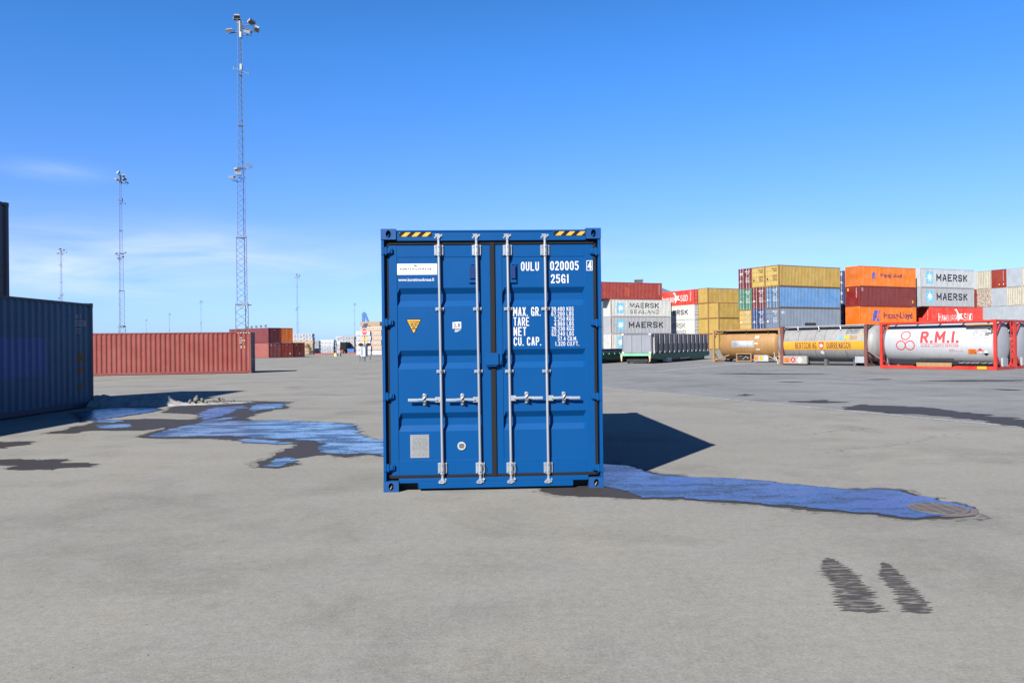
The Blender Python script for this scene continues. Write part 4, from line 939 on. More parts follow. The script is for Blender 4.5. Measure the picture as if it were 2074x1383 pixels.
# column A: sealand stack
za = .29; A0 = Vector((16.58, 135.2, za)); ya = R(24.5); gA = 'containers of the pale grey stack nearest the blue container'
a1 = container(A0, ya, M_maersk3, 'lowest pale container of the stack right beside the blue one, mostly behind the rail wagon', door=0, flat_end=True, group=gA)
a2 = container(A0+Vector((0, 0, HC)), ya, M_maersk2, 'silver grey container with one-line dark MAERSK lettering under the SEALAND one', door=0, flat_end=True, group=gA)
a3 = container(A0+Vector((0, 0, 2*HC)), ya, M_maersk3, 'off-white container with MAERSK SEALAND in two lines under the brick red one', door=0, flat_end=True, group=gA)
p = A0+Vector((0, 0, 3*HC))-u2(ya)*1.75+v_(ya)*.06
a4 = container(p, ya, M_redA, 'brick red container on top of the MAERSK SEALAND stack', Hh=HC, door=1, group=gA)
star_square(a2, .10, .225, .18, .82); star_square(a3, .10, .225, .20, .78); star_square(a1, .10, .225, .18, .82)
side_text(a2, "MAERSK", .29, .865, .33, .69, M_navytxt, .03); side_text(a3, "MAERSK", .31, .795, .50, .80, M_navytxt, .02); side_text(a3, "SEALAND", .31, .80, .17, .39, M_navytxt, .01, 1.15)
side_text(a4, "45G1 200", .945, .96, .30, .90, M_wt, .0)
rect_side(a4, .38, .46, .2, .7, paint("patched_red_paint", S(165, 66, 50, KS), .6, .2), 'repair_patch')
for k_ in (a1, a2, a3): pass
M_rustpost = paint("rusty_post_paint", S(170, 120, 80, 2.4), .6, .5, .9)
for k_ in (a1, a2, a3):
    MB().box(-6.099, -5.96, -1.2225, -1.2185, .12, HC-.12).build('rusty_post', M_rustpost, k_)
# column B: vermilion over white, turned the other way
zb = .33; B1 = Vector((31.35, 138.4, zb)); yb_ = R(-61.5); gB = 'containers standing crosswise behind the grey stack'
b1 = container(B1, yb_, M_maersk, 'bottom pale container of the crosswise stack behind the rail wagon', Hh=ST_, door=1, anchor='right', group=gB)
b2 = container(B1+Vector((0, 0, ST_)), yb_, M_maersk3, 'white container with thin two-line MAERSK SEALAND lettering, crosswise under the other white one', Hh=ST_, door=1, anchor='right', group=gB, flat_side=True)
b3 = container(B1+Vector((0, 0, 2*ST_)), yb_, M_maersk3, 'pale container with bold MAERSK lettering directly under the vermilion one', Hh=ST_, door=1, anchor='right', group=gB, flat_side=True)
b4 = container(B1+Vector((0, 0, 3*ST_)), yb_, M_hs, 'vermilion container with white HAMBURG SÜD lettering topmost in the crosswise stack', Hh=ST_, door=1, anchor='right', group=gB, flat_side=True)
side_text(b3, "MAERSK", .34, .86, .34, .68, M_navytxt, .03, follow=False); side_text(b2, "MAERSK", .36, .80, .46, .78, M_dkgrey, .0, follow=False); side_text(b2, "SEALAND", .30, .81, .06, .30, M_dkgrey, 0, 1.15, follow=False)
def hsud(c, u0, u1, follow):
    w = u1-u0; L, Hh = c['_L'], c['_H']
    side_text(c, "H", u0, u0+.075*w, .24, .66, M_emw, -.016, follow=follow); side_text(c, "AMBURG", u0+.085*w, u0+.50*w, .24, .56, M_emw, -.012, follow=follow)
    side_text(c, "SÜD", u0+.74*w, u1, .26, .66, M_emw, -.014, follow=follow)
    X = lambda t_: -L/2+(u0+t_*w)*L; Z = lambda f: f*Hh
    side_shape(c, [[(X(.46), Z(.86)), (X(.52), Z(.90)), (X(.60), Z(.62)), (X(.70), Z(.66)), (X(.66), Z(.50)), (X(.74), Z(.32)), (X(.62), Z(.38)), (X(.54), Z(.14)), (X(.55), Z(.42)), (X(.49), Z(.34)), (X(.54), Z(.56)), (X(.53), Z(.74))]], M_emw, follow=follow, name='emblem')
hsud(b4, .26, .86, False); side_text(b4, "HASU 4302", .91, .93, .25, .88, M_emw, 0, follow=False)
# column C: mustard boxes
M_yelfr = paint('rusty_mustard_frame', S(150, 112, 52, 2.2), .6, .6, 1.0)
gC = 'mustard yellow containers left of the tall mixed stack'; C0 = Vector((34.1, 133.0, .34))
for i in range(3):
    w_ = ('bottom', 'second', 'third')[i]
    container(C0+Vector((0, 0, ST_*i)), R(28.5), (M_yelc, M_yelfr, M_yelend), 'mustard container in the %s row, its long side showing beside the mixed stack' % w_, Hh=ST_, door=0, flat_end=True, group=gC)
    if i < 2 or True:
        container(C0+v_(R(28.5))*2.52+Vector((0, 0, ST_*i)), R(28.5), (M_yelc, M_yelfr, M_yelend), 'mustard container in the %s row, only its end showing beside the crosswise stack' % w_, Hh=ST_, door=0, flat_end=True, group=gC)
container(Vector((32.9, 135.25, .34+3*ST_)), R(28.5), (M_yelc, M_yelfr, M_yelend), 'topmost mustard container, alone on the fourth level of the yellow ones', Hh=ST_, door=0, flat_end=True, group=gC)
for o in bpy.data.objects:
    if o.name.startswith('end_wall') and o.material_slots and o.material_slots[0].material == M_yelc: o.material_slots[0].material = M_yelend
# column E: tall mixed stack
gE = 'containers of the tall mixed stack with door ends to the left'; E0 = Vector((35.99, 108.63, .332)); ye = R(28.7)
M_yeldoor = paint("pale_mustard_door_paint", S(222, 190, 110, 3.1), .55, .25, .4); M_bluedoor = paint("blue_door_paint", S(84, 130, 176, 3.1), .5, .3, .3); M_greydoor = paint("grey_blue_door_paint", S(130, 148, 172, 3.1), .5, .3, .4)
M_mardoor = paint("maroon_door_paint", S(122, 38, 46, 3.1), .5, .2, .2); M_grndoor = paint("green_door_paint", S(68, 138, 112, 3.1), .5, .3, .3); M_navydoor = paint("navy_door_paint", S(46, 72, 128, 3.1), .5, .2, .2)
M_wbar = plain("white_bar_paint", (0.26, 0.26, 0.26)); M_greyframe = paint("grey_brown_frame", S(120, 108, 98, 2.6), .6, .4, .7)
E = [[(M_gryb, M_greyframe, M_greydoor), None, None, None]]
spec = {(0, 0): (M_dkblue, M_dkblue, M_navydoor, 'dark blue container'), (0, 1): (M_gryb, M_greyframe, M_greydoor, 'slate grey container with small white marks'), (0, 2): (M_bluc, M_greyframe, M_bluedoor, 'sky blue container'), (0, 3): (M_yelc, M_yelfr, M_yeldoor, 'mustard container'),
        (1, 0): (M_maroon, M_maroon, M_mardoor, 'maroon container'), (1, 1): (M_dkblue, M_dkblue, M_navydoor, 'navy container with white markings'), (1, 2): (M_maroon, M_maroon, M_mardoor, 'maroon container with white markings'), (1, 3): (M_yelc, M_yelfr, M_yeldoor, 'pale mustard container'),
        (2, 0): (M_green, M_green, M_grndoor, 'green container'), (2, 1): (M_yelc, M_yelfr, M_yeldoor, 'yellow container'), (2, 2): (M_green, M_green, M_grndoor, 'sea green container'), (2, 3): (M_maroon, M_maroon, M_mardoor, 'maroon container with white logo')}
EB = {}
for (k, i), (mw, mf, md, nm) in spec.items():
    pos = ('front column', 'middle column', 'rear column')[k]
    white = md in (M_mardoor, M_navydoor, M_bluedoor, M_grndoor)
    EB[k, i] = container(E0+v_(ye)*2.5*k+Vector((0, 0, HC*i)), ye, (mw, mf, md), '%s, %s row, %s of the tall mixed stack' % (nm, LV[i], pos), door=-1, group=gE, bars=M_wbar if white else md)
    if i: # white numbers and marks on the door
        rnd = random.Random(k*10+i); mk = M_wt if white or i == 1 else M_dkgrey; c = EB[k, i]
        end_text(c, ("TCLU", "MSKU", "CAXU", "GESU")[(k+i) % 4]+" 4%d12" % (k+i), .54, .93, .80, .87, mk, .03, off=.03); end_text(c, "45G1", .66, .90, .71, .765, mk, .03, off=.03)
        for j in range(4): end_text(c, ("30480 KGS", "3900 KGS", "26580 KGS", "76.4 CU.M")[j], .58, .90, .50-.07*j, .54-.07*j, mk, .02, off=.03)
        end_patch(c, .1, .2, .32+.05*rnd.random(), .42, mk, off=.03)
end_text(EB[2, 3], "NX", .10, .34, .68, .80, M_wt, .06, off=.03); side_text(EB[0, 1], "UES", .035, .085, .72, .84, M_wt, .03)
rect_side(EB[0, 2], .57, .63, .88, .95, M_gryb, 'repair_patch'); rect_side(EB[0, 1], .40, .59, .16, .30, M_dkgrey, 'repair_patch')
# dark blue column glimpsed between the stacks
gD = 'dark blue containers glimpsed in the gap between the tall stacks'
for i in range(4):
    c = container(Vector((49.9, 121.2, .5+HC*i)), R(28), (M_dkblue, M_dkblue, M_navydoor), 'dark blue container with white lettering, %s row in the gap between the tall stacks' % LV[i], door=-1, group=gD, bars=M_wbar)
    end_text(c, "COSCO", .60, .95, .75, .90, M_wt, .05, off=.03); end_text(c, "SHIPPING", .55, .95, .35, .45, M_wt, .03, off=.03)
# column F: orange, maroon, orange
gF = 'containers of the orange and maroon stack'; F0 = Vector((49.25, 114.2, .6)); yf = R(27.5)
fm = [(M_orange, 'orange container'), (M_orange2, 'bright orange container with large Hapag-Lloyd lettering and blue emblem'), (M_maroon, 'smooth dark maroon container between the two orange ones'), (M_orange, 'orange container with small Hapag-Lloyd lettering, topmost of its stack')]
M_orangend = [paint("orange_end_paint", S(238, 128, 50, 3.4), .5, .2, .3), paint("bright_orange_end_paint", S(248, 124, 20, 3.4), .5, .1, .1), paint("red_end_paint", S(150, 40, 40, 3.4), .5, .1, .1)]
FB = []
for i, (m, nm) in enumerate(fm):
    c = container(F0+Vector((0, 0, HC*i)), yf, m, nm if i else 'orange container in the bottom row of the orange and maroon stack, behind the tanks', door=0, flat_end=True, group=gF)
    for o in c.children:
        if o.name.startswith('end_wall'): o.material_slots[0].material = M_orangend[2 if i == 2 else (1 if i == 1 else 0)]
    FB.append(c)
M_hlblue = plain("emblem_blue", (0.03, 0.05, 0.22)); M_hltxt = plain("dark_blue_print", (0.012, 0.008, 0.05))
def hl(c, u0, f0, s):
    L, Hh = c['_L'], c['_H']; x, z = -L/2+u0*L, f0*Hh
    q = [[(0, 0), (.42, 0), (.62, .62), (.78, .62), (1.0, 1.25), (.30, 1.25), (.10, .62)], [(.62, 0), (1.30, 0), (1.05, .32), (1.12, .56), (.95, .56), (.80, .30)], [(1.02, .70), (1.25, .86), (1.42, 1.25), (1.20, 1.25)]]
    for p_ in q: side_shape(c, [[(x+a*s, z+b_*s) for a, b_ in p_]], M_hlblue)
hl(FB[3], .215, .38, .72); side_text(FB[3], "Hapag-Lloyd", .37, .74, .42, .68, M_hltxt, .01); hl(FB[1], .215, .28, 1.25); side_text(FB[1], "Hapag-Lloyd", .415, .93, .32, .74, M_hltxt, .03)
side_text(FB[2], "TEX", .035, .065, .76, .92, M_wt, .02); end_patch(FB[2], .10, .22, .78, .92, M_yel); end_text(FB[2], "CAIU 2849", .78, .84, .45, .92, M_wt, .02)
rect_side(FB[2], .93, .955, .20, .34, M_yel, 'sticker')
# column G: grey with star squares over the vermilion one
gG = 'containers of the grey stack right of the orange one'; G0 = Vector((61.33, 121.0, .77)); yg = R(25.2)
g4 = container(G0+Vector((0, 0, 3*HC)), yg, M_maersk, 'pale grey container with dark MAERSK lettering, topmost right of the orange stack', door=0, flat_end=True, group=gG)
g3 = container(G0+Vector((0, 0, 2*HC)), yg, M_maersk2, 'grey container with dark MAERSK lettering, resting on the HAMBURG SÜD one', door=0, flat_end=True, group=gG)
g2 = container(G0+u2(yg)*2.0+Vector((0, 0, HC)), yg, M_hs, 'vermilion container with HAMBURG SÜD lettering, partly hidden behind the red-framed tank', door=0, flat_end=True, group=gG)
g1 = container(G0, yg, M_redb, 'rust-red container in the bottom row of the grey stack, behind the tanks', door=0, flat_end=True, group=gG)
for c in (g3, g4): star_square(c, .105, .235, .20, .84); side_text(c, "MAERSK", .29, .87, .34, .72, M_navytxt, .03)
hsud(g2, .16, .80, True); end_text(g2, "SUDU 71", .05, .09, .5, .95, M_wt, .02); end_text(g2, "SUDU 6135", .86, .90, .3, .95, M_wt, .02)
# column H: ends of the last block
gH = 'containers of the block at the right edge, end on'; H0 = Vector((75.1, 130.2, .90)); dH = Vector((.438, -.899, 0)); yh_ = R(26)
hs = {(-1, 3): (M_maersk, 'white end', 0), (-1, 2): (M_redb, 'orange-red end with small marks', 0), (-1, 1): (M_beige, 'beige end', 0), (-1, 0): (M_beige, 'beige end', 0),
      (0, 3): (M_beige, 'stained beige corrugated end', 1), (0, 2): (M_rustw, 'white end blistered with rust', 0), (0, 1): (M_greyl, 'pale grey end', 0), (0, 0): (M_greyl, 'pale grey end', 0),
      (1, 3): (M_redb, 'smooth rust-red end', 0), (1, 2): (M_greyl, 'plain pale grey end', 0), (1, 1): (M_greyl, 'plain grey end', 0), (1, 0): (M_greyl, 'plain grey end', 0),
      (2, 3): (M_greyl, 'pale blue-grey end', 0), (2, 2): (M_beige, 'stained beige end', 1), (2, 1): (M_greyl, 'pale grey end', 0), (2, 0): (M_beige, 'beige end', 0),
      (3, 3): (M_beige, 'beige corrugated end', 1), (3, 2): (M_beige, 'beige corrugated end', 1), (3, 1): (M_greyl, 'pale grey end', 0), (3, 0): (M_beige, 'beige end', 0)}
for (k, i), (m, nm, corr) in hs.items():
    pos = {-1: 'first column', 0: 'second column', 1: 'third column', 2: 'fourth column', 3: 'fifth column'}[k]
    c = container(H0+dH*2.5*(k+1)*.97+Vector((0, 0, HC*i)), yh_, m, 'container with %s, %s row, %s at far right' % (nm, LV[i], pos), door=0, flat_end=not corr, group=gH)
    if m is M_redb and i == 3: end_text(c, "CAIU 8134", .80, .84, .35, .92, M_wt, .02); end_patch(c, .48, .56, .14, .22, M_yel); end_patch(c, .80, .86, .15, .22, M_wt)
# ================================================================== tank containers
def cyl_fn(Rr, zc, off=.006):
    """bend a flat label round the tank on its -Y side: z above the axis becomes arc length"""
    def fn(x, z):
        a = (z-zc)/Rr; return (x, -(Rr+off)*math.cos(a), zc+(Rr+off)*math.sin(a))
    return fn
def tank_text(root, s, x0, x1, z0, z1, mat, bold=.0, par=None, space=1.0, Rr=1.17, zc=1.38):
    return lay_strokes(s, cyl_fn(Rr, zc), mat, par or root, x1-x0, z1-z0, (z1-z0)*(.13+bold*3), x0, z0, cuty=[z0+(z1-z0)*i/5 for i in range(1, 5)])
def tank_shape(root, polys, mat, name='emblem', Rr=1.17, zc=1.38, off=.006):
    zs = [p[1] for q in polys for p in q]; n = max(1, int((max(zs)-min(zs))/.12))
    return lay(shape2d(polys), name, cyl_fn(Rr, zc, off), mat, root, cuty=[min(zs)+(max(zs)-min(zs))*i/n for i in range(1, n)])
def rectp(x0, x1, z0, z1): return [[(x0, z0), (x1, z0), (x1, z1), (x0, z1)]]
def tank_mesh(x0, x1, Rr, zc, dish=.32, n=48, seams=()):
    b = MB(); prof = []
    for i in range(7): a = math.pi/2*i/6; prof.append((x0+dish-dish*math.cos(a), Rr*math.sin(a)))
    for s in seams: prof += [(s-.02, Rr), (s-.015, Rr+.008), (s+.015, Rr+.008), (s+.02, Rr)]
    for i in range(6, -1, -1): a = math.pi/2*i/6; prof.append((x1-dish+dish*math.cos(a), Rr*math.sin(a)))
    vv = [(x, r*math.cos(2*math.pi*k/n), zc+r*math.sin(2*math.pi*k/n)) for x, r in prof for k in range(n)]
    b.add(vv, [(i*n+k, (i+1)*n+k, (i+1)*n+(k+1) % n, i*n+(k+1) % n) for i in range(len(prof)-1) for k in range(n)], True)
    return b
def hoop(x, Rr, zc, w=.012, n=48):
    b = MB(); vv = []
    for k in range(n):
        a = 2*math.pi*k/n; c_, s_ = math.cos(a), math.sin(a); vv += [(x-w, (Rr-.004)*c_, zc+(Rr-.004)*s_), (x-w, (Rr+.006)*c_, zc+(Rr+.006)*s_), (x+w, (Rr+.006)*c_, zc+(Rr+.006)*s_), (x+w, (Rr-.004)*c_, zc+(Rr-.004)*s_)]
    return b.add(vv, [(k*4+j, k*4+j+1, ((k+1) % n)*4+j+1, ((k+1) % n)*4+j) for k in range(n) for j in range(3)])
M_tankw = paint("tank_pale_cladding", (0.215, 0.222, 0.235), .62, .22, .0, fade=.08, dirtcol=(0.10, 0.10, 0.10)); M_tankg = paint("tank_grey_cladding", (0.135, 0.136, 0.138), .60, .35, .1, metal=.05)
M_tant = paint("tan_tank_paint", (0.165, 0.088, 0.028), .65, .35, .25); M_tanf = paint("tan_frame_paint", (0.17, 0.095, 0.038), .55, .35, .35)
M_redfr = paint("bright_red_frame_paint", S(222, 58, 44, 3.0), .45, .12, .1); M_brfr = paint("oxide_brown_frame_paint", (0.075, 0.026, 0.022), .55, .3, .4)
M_steel = paint("dark_walkway_steel", (0.045, 0.048, 0.052), .5, .3, .2); M_alu = paint("bare_aluminium", (0.30, 0.31, 0.32), .4, .2, 0, metal=.5)
M_band = plain("amber_band", (0.33, 0.15, 0.010), .5); M_redtxt = plain("red_lettering", (0.24, 0.018, 0.018), .5); M_orpl = plain("orange_placard", (0.36, 0.09, 0.01)); M_bltxt = plain("brown_black_lettering", (0.02, 0.012, 0.008))
M_grime = paint("tank_belly_grime", (0.085, 0.083, 0.080), .5, .3)
def diamond(root, x, z, s, mat, half=None, tank=True, y=None):
    q = [[(x-s, z), (x, z-s), (x+s, z), (x, z+s)]]
    def pt(pol, m, nm, off):
        if tank: return tank_shape(root, pol, m, nm, off=off)
        return MB().poly([(p[0], y-off, p[1]) for p in pol[0]]).build(nm, m, root)
    pt(q, mat, 'hazard_diamond', .007)
    if half: pt([[(x-s*.9, z-.004), (x, z-s*.92), (x+s*.9, z-.004)]], half, 'diamond_half', .012)
Lt = 6.058; ht = Lt/2; Ht = 2.591
def frame_posts(b, w=.15, xs_=(-1, 1), Hh=Ht):
    for sx in xs_:
        for sy in (-1, 1):
            x0, x1 = sorted((sx*ht, sx*(ht-w))); y0, y1 = sorted((sy*1.219, sy*(1.219-.13)))
            b.box(x0, x1, y0, y1, .1, Hh-.1)
            x0, x1 = sorted((sx*(ht+.003), sx*(ht-.178))); y0, y1 = sorted((sy*1.222, sy*(1.219-.162))); b.box(x0, x1, y0, y1, 0, .118); b.box(x0, x1, y0, y1, Hh-.118, Hh)
def end_frame(b, Hh=Ht, brace=True):
    for sx in (-1, 1):
        x0, x1 = sorted((sx*(ht-.004), sx*(ht-.12))); b.box(x0, x1, -1.06, 1.06, .01, .14); b.box(x0, x1, -1.06, 1.06, Hh-.13, Hh-.01)
        if brace:
            X = sx*(ht-.06)
            for sy in (-1, 1):
                b.tube([(X, sy*1.09, .75), (X, sy*.5, .12)], .045, 6); b.tube([(X, sy*1.09, Hh-.75), (X, sy*.5, Hh-.12)], .045, 6)
def corner_root(name, cx, cy, yaw, side, label, cat, group):
    u = Vector((math.cos(yaw), math.sin(yaw), 0)); v = Vector((-math.sin(yaw), math.cos(yaw), 0))
    c = Vector((cx, cy, gz(cx, cy))) + u*ht*(1 if side == 'left' else -1) + v*1.219
    return tag(empty(name, c, yaw), label, cat, group)
gT = 'tank containers parked in a slanting row at right'
# --- red framed tank with three rings
YT = -.90
def red_tank(root, lettered=True):
    b = MB(); frame_posts(b); end_frame(b)
    for sy in (-1, 1):
        y0, y1 = sorted((sy*1.214, sy*1.10)); b.box(-ht+.15, ht-.15, y0, y1, Ht-.12, Ht-.012)
        Y = sy*1.16; y0, y1 = sorted((sy*1.214, sy*1.13))
        # bottom rail with its dropped middle
        b.prism([(-ht+.15, .02), (ht-.15, .02), (ht-.15, .20), (1.0, .20), (.86, .13), (-1.05, .13), (-1.2, .20), (-ht+.15, .20)], 'y', y0, y1)
    b.build('frame', M_redfr, root)
    tank_mesh(-ht+.07, ht-.07, 1.17, 1.38, .20).build('tank', M_tankw, root)
    b = MB(); b.box(-ht+.2, ht-.2, -.35, .35, Ht-.11, Ht-.08); b.box(-ht+.2, ht-.2, -1.09, -.75, Ht-.15, Ht-.12)
    for i in range(5): b.box(-2.4+i*1.2, -2.34+i*1.2, -1.09, -.3, Ht-.145, Ht-.085)
    b.build('walkway', M_steel, root)
    b = MB(); b.tube([(1.55, -1.13, 2.34), (2.88, -1.15, 2.34)], .055, 10); b.build('hose_tube', M_tanf, root)
    b = MB(); b.tube([(2.62, -1.15, 2.28), (2.80, -1.17, 2.20), (2.84, -1.18, 2.05), (2.78, -1.18, 1.93), (2.62, -1.18, 1.88), (2.50, -1.18, 1.90)], .026, 8); b.build('hose', M_rub, root)
    # end fittings
    for sx in (-1, 1):
        X = sx*(ht-.03); b = MB(); b.box(min(X, X-sx*.1), max(X, X-sx*.1), -.32, .32, .16, .60); b.build('valve_box', M_alu, root)
    b = MB(); X = ht+.012
    for y in (.62, .92): b.box(X-.02, X+.01, y-.02, y+.02, .15, Ht-.15)
    for i in range(8): b.box(X-.012, X+.006, .64, .90, .3+i*.28, .33+i*.28)
    b.build('ladder', M_redfr, root)
    return root
rt = red_tank(corner_root('tank_container', 24.6, 41.0, YT, 'right', 'pale grey tank in a bright red frame with R.M.I. lettering and three rings', 'tank container', gT))
R0 = .27
cs = [(-1.62, 1.86), (-1.86, 1.30), (-1.36, 1.30)]
pol = []
for (cx_, cz_) in cs: pol += ring2d(cx_, cz_, R0-.055, R0, n=36)
tank_shape(rt, pol, M_redtxt)
tank_text(rt, "R.M.I.", -.80, 1.18, 1.42, 2.08, M_redtxt, .03); tank_shape(rt, rectp(-.78, 1.18, 1.365, 1.385), M_redtxt, 'lettering_rule'); tank_text(rt, "GLOBAL LOGISTIC SERVICES", -.78, 1.18, 1.21, 1.31, M_redtxt, .01)
tank_text(rt, "R.M.I.", .70, 1.0, .99, 1.08, M_redtxt); tank_shape(rt, rectp(.7, 1.42, .955, .965), M_redtxt, 'lettering_rule')
for i, s in enumerate(("RMIU 7080998 4", "MAWP 2.67 BAR", "IMO 4 PORTABLE", "ZWIRM L4BH")): tank_text(rt, s, 1.85 if i else 1.92, 2.62, 2.02-.125*i, 2.10-.125*i, M_dkgrey)
tank_shape(rt, rectp(1.62, 2.04, .80, 1.08), M_orpl, 'hazard_placard'); tank_text(rt, "33", 1.72, 1.94, .955, 1.05, M_blk); tank_text(rt, "1173", 1.68, 1.99, .82, .92, M_blk)
for o in list(rt.children)[-2:]:
    for v in o.data.vertices: v.co.y -= .008
diamond(rt, 2.22, .97, .17, M_redtxt, M_white); diamond(rt, 2.48, .86, .17, M_white, M_blk)
tank_shape(rt, rectp(-1.0, .80, .30, .52), M_tankg, 'label_panel', off=.01)
b = MB(); b.box(-1.02, .82, -1.16, -1.12, .14, .36); b.build('document_panel', M_tanf, rt)
b = MB(); b.box(2.1, 2.55, -1.222, -1.2145, .05, .19); b.build('ground_sticker', M_yel, rt)
b = MB()
for x in (1.0, 1.3, 1.55, 1.75, 2.1, 2.4): b.tube([(x, -.72, .36), (x+.14, -.86, .33), (x+.26, -.72, .36)], .05, 8)
b.build('pipework', M_steel, rt)
# more of the same, beyond it to the right
gd = Vector((-math.sin(YT), math.cos(YT), 0))
for i, (t_, lb_) in enumerate(((2.52, 'red-framed tank second in the end-on row beside the lettered one'), (5.04, 'red-framed tank third in the end-on row, cut by the right edge'))):
    p = Vector((24.6, 41.0, 0))+gd*t_
    red_tank(corner_root('tank_container', p.x, p.y, YT, 'right', lb_, 'tank container', gT))
# --- grey tank with the amber band
bt = corner_root('tank_container', 21.9, 49.8, YT, 'right', 'grey tank with an amber BERTSCHI AG DURRENASCH band in brown end frames', 'tank container', gT)
b = MB(); frame_posts(b, .20); end_frame(b)
b.build('frame', M_brfr, bt)
tank_mesh(-ht-.62, ht+.62, 1.16, 1.40, .55).build('tank', M_tankg, bt)
for s in (-1.75, -.55, .12, 1.55): hoop(s, 1.162, 1.40).build('seam_band', M_steel, bt)
b = MB(); b.tube([(-ht+.2, -.95, Ht-.06), (ht-.2, -.95, Ht-.02)], .035, 6); b.tube([(-ht+.2, -.3, Ht-.04), (ht-.2, -.3, Ht-.04)], .03, 6); b.box(-ht+.2, ht-.2, -.9, -.5, Ht-.09, Ht-.07)
for x in (-1.9, -.4, 1.1): b.tube([(x, -.95, Ht-.05), (x+.1, -1.0, Ht-.28)], .025, 6)
b.build('walkway', M_alu, bt)
bz = 1.40
def bshape(p, m, nm, off=.010): return tank_shape(bt, p, m, nm, Rr=1.16, zc=bz, off=off)
def btext(s, x0, x1, z0, z1, m, bold=0.0): return lay_strokes(s, cyl_fn(1.16, bz, .018), m, bt, x1-x0, z1-z0, (z1-z0)*(.13+bold*2), x0, z0, cuty=[z0+(z1-z0)*i/4 for i in range(1, 4)])
bshape(rectp(-ht+.20, ht-.20, 1.02, 1.58), M_band, 'amber_band'); btext("BERTSCHI AG", -1.95, -.42, 1.10, 1.50, M_bltxt, .0); btext("DURRENASCH", .30, 1.92, 1.10, 1.50, M_bltxt, .0)
bshape([[(-.24, 1.52), (.10, 1.52), (.10, 1.26), (.04, 1.14), (-.07, 1.04), (-.18, 1.14), (-.24, 1.26)]], M_redtxt, 'shield_emblem', .018)
bshape([[(-.11, 1.17), (-.03, 1.17), (-.03, 1.25), (.05, 1.25), (.05, 1.33), (-.03, 1.33), (-.03, 1.41), (-.11, 1.41), (-.11, 1.33), (-.19, 1.33), (-.19, 1.25), (-.11, 1.25)]], M_white, 'white_cross', .026)
for i, s in enumerate(("TARE 4510 KG", "MAX GROSS 35000 KG", "CAP 30000 L")): btext(s, 1.52, 2.35, 2.42-.17*i, 2.51-.17*i, M_dkgrey)
bshape(rectp(1.12, 1.36, 1.68, 1.94), plain("sign_blue", (0.05, 0.16, 0.30)), 'sign_plate', .012); bshape(rectp(1.48, 1.80, 1.70, 1.94), M_yel, 'sign_plate', .012); bshape(rectp(1.86, 2.32, 1.70, 1.92), M_tanf, 'sign_plate', .012); bshape([[(2.42, 1.98), (2.66, 1.98), (2.54, 2.20)]], M_yel, 'sign_plate', .012)
lay(shape2d([[(-.07+.13*math.cos(2*math.pi*i/20), .82+.13*math.sin(2*math.pi*i/20)) for i in range(20)]]), 'round_sign', cyl_fn(1.16, bz, .012), M_white, bt)
b = MB(); b.box(-ht+.18, -1.1, -1.20, -1.02, .10, .62); b.build('placard_board', paint("board_grey", (0.16, 0.15, 0.14), .5, .3), bt)
def bflat(s, x0, x1, z0, z1, m): return lay_strokes(s, lambda x, z: (x, -1.210, z), m, bt, x1-x0, z1-z0, (z1-z0)*.16, x0, z0)
b = MB(); b.box(-2.78, -2.38, -1.208, -1.2005, .18, .50); b.build('hazard_placard', M_orpl, bt); bflat("60", -2.68, -2.48, .36, .46, M_blk); bflat("2206", -2.73, -2.43, .21, .32, M_blk)
for x, m1, m2 in ((-2.10, M_redtxt, None), (-1.62, M_white, None)):
    MB().poly([(x-.22, -1.204, .36), (x, -1.204, .14), (x+.22, -1.204, .36), (x, -1.204, .58)]).build('hazard_diamond', m1, bt)
MB().poly([(-2.16, -1.207, .30), (-2.04, -1.207, .30), (-2.10, -1.207, .48)]).build('flame_mark', M_white, bt)
b = MB(); b.box(2.2, 2.85, -1.15, -1.0, .2, .6); b.build('tool_box', M_alu, bt)
b = MB()
for z in (.28, .55): b.tube([(-ht-.0, -1.1, z), (-ht-.55, -1.05, z), (-ht-.72, -.9, z+.3)], .03, 6)
b.tube([(-ht-.5, -1.05, .55), (-ht-.3, -1.05, .05)], .025, 6); b.build('step_rail', M_alu, bt)
b = MB()
for x in (-2.0, 0, 2.0): b.box(x-.1, x+.1, -.8, .8, .02, .42)
b.box(-ht+.1, ht-.1, -.5, -.38, .1, .26); b.box(-ht+.1, ht-.1, .38, .5, .1, .26); b.build('saddle', M_steel, bt)
for s in (-1, 1):
    b = MB(); b.tube([(ht-.1, s*1.1, 1.0), (ht+.9, s*.9, .3)], .05, 6); b.build('end_brace', M_brfr, bt)
# --- tan tank
tt = corner_root('tank_container', 16.2, 65.2, -.87, 'left', 'tan brown tank in a matching frame behind the grey one', 'tank container', gT)
b = MB(); frame_posts(b); end_frame(b)
for sy in (-1, 1):
    y0, y1 = sorted((sy*1.214, sy*1.10)); b.box(-ht+.15, ht-.15, y0, y1, Ht-.11, Ht-.012)
    for sx in (-1, 1): MB().tube([(sx*(ht-.1), sy*1.12, .12), (sx*1.6, sy*1.0, .55)], .06, 6).build('brace', M_tanf, tt)
b.build('frame', M_tanf, tt)
tank_mesh(-ht+.30, ht-.30, 1.17, 1.38, .4).build('tank', M_tant, tt)
for s in (-1.9, .2, 1.9): hoop(s, 1.172, 1.38).build('seam_band', M_tanf, tt)
b = MB(); b.box(-ht+.2, ht-.2, -1.08, -.35, Ht-.20, Ht-.15)
for x in (-1.9, .0, 1.9): b.tube([(x, -1.05, Ht-.04), (x, -.98, Ht-.35)], .03, 6)
b.build('walkway', M_steel, tt)
tank_shape(tt, rectp(-1.25, .75, 1.18, 1.68), M_alu, 'foil_panel')
tank_shape(tt, [[(-1.2, 1.55), (-.9, 1.60), (-.7, 1.35), (-.95, 1.22), (-1.2, 1.3)]], M_gryb, 'foil_print', off=.012); tank_text(tt, "TRANSPORT", -.55, .6, 1.36, 1.62, M_white)
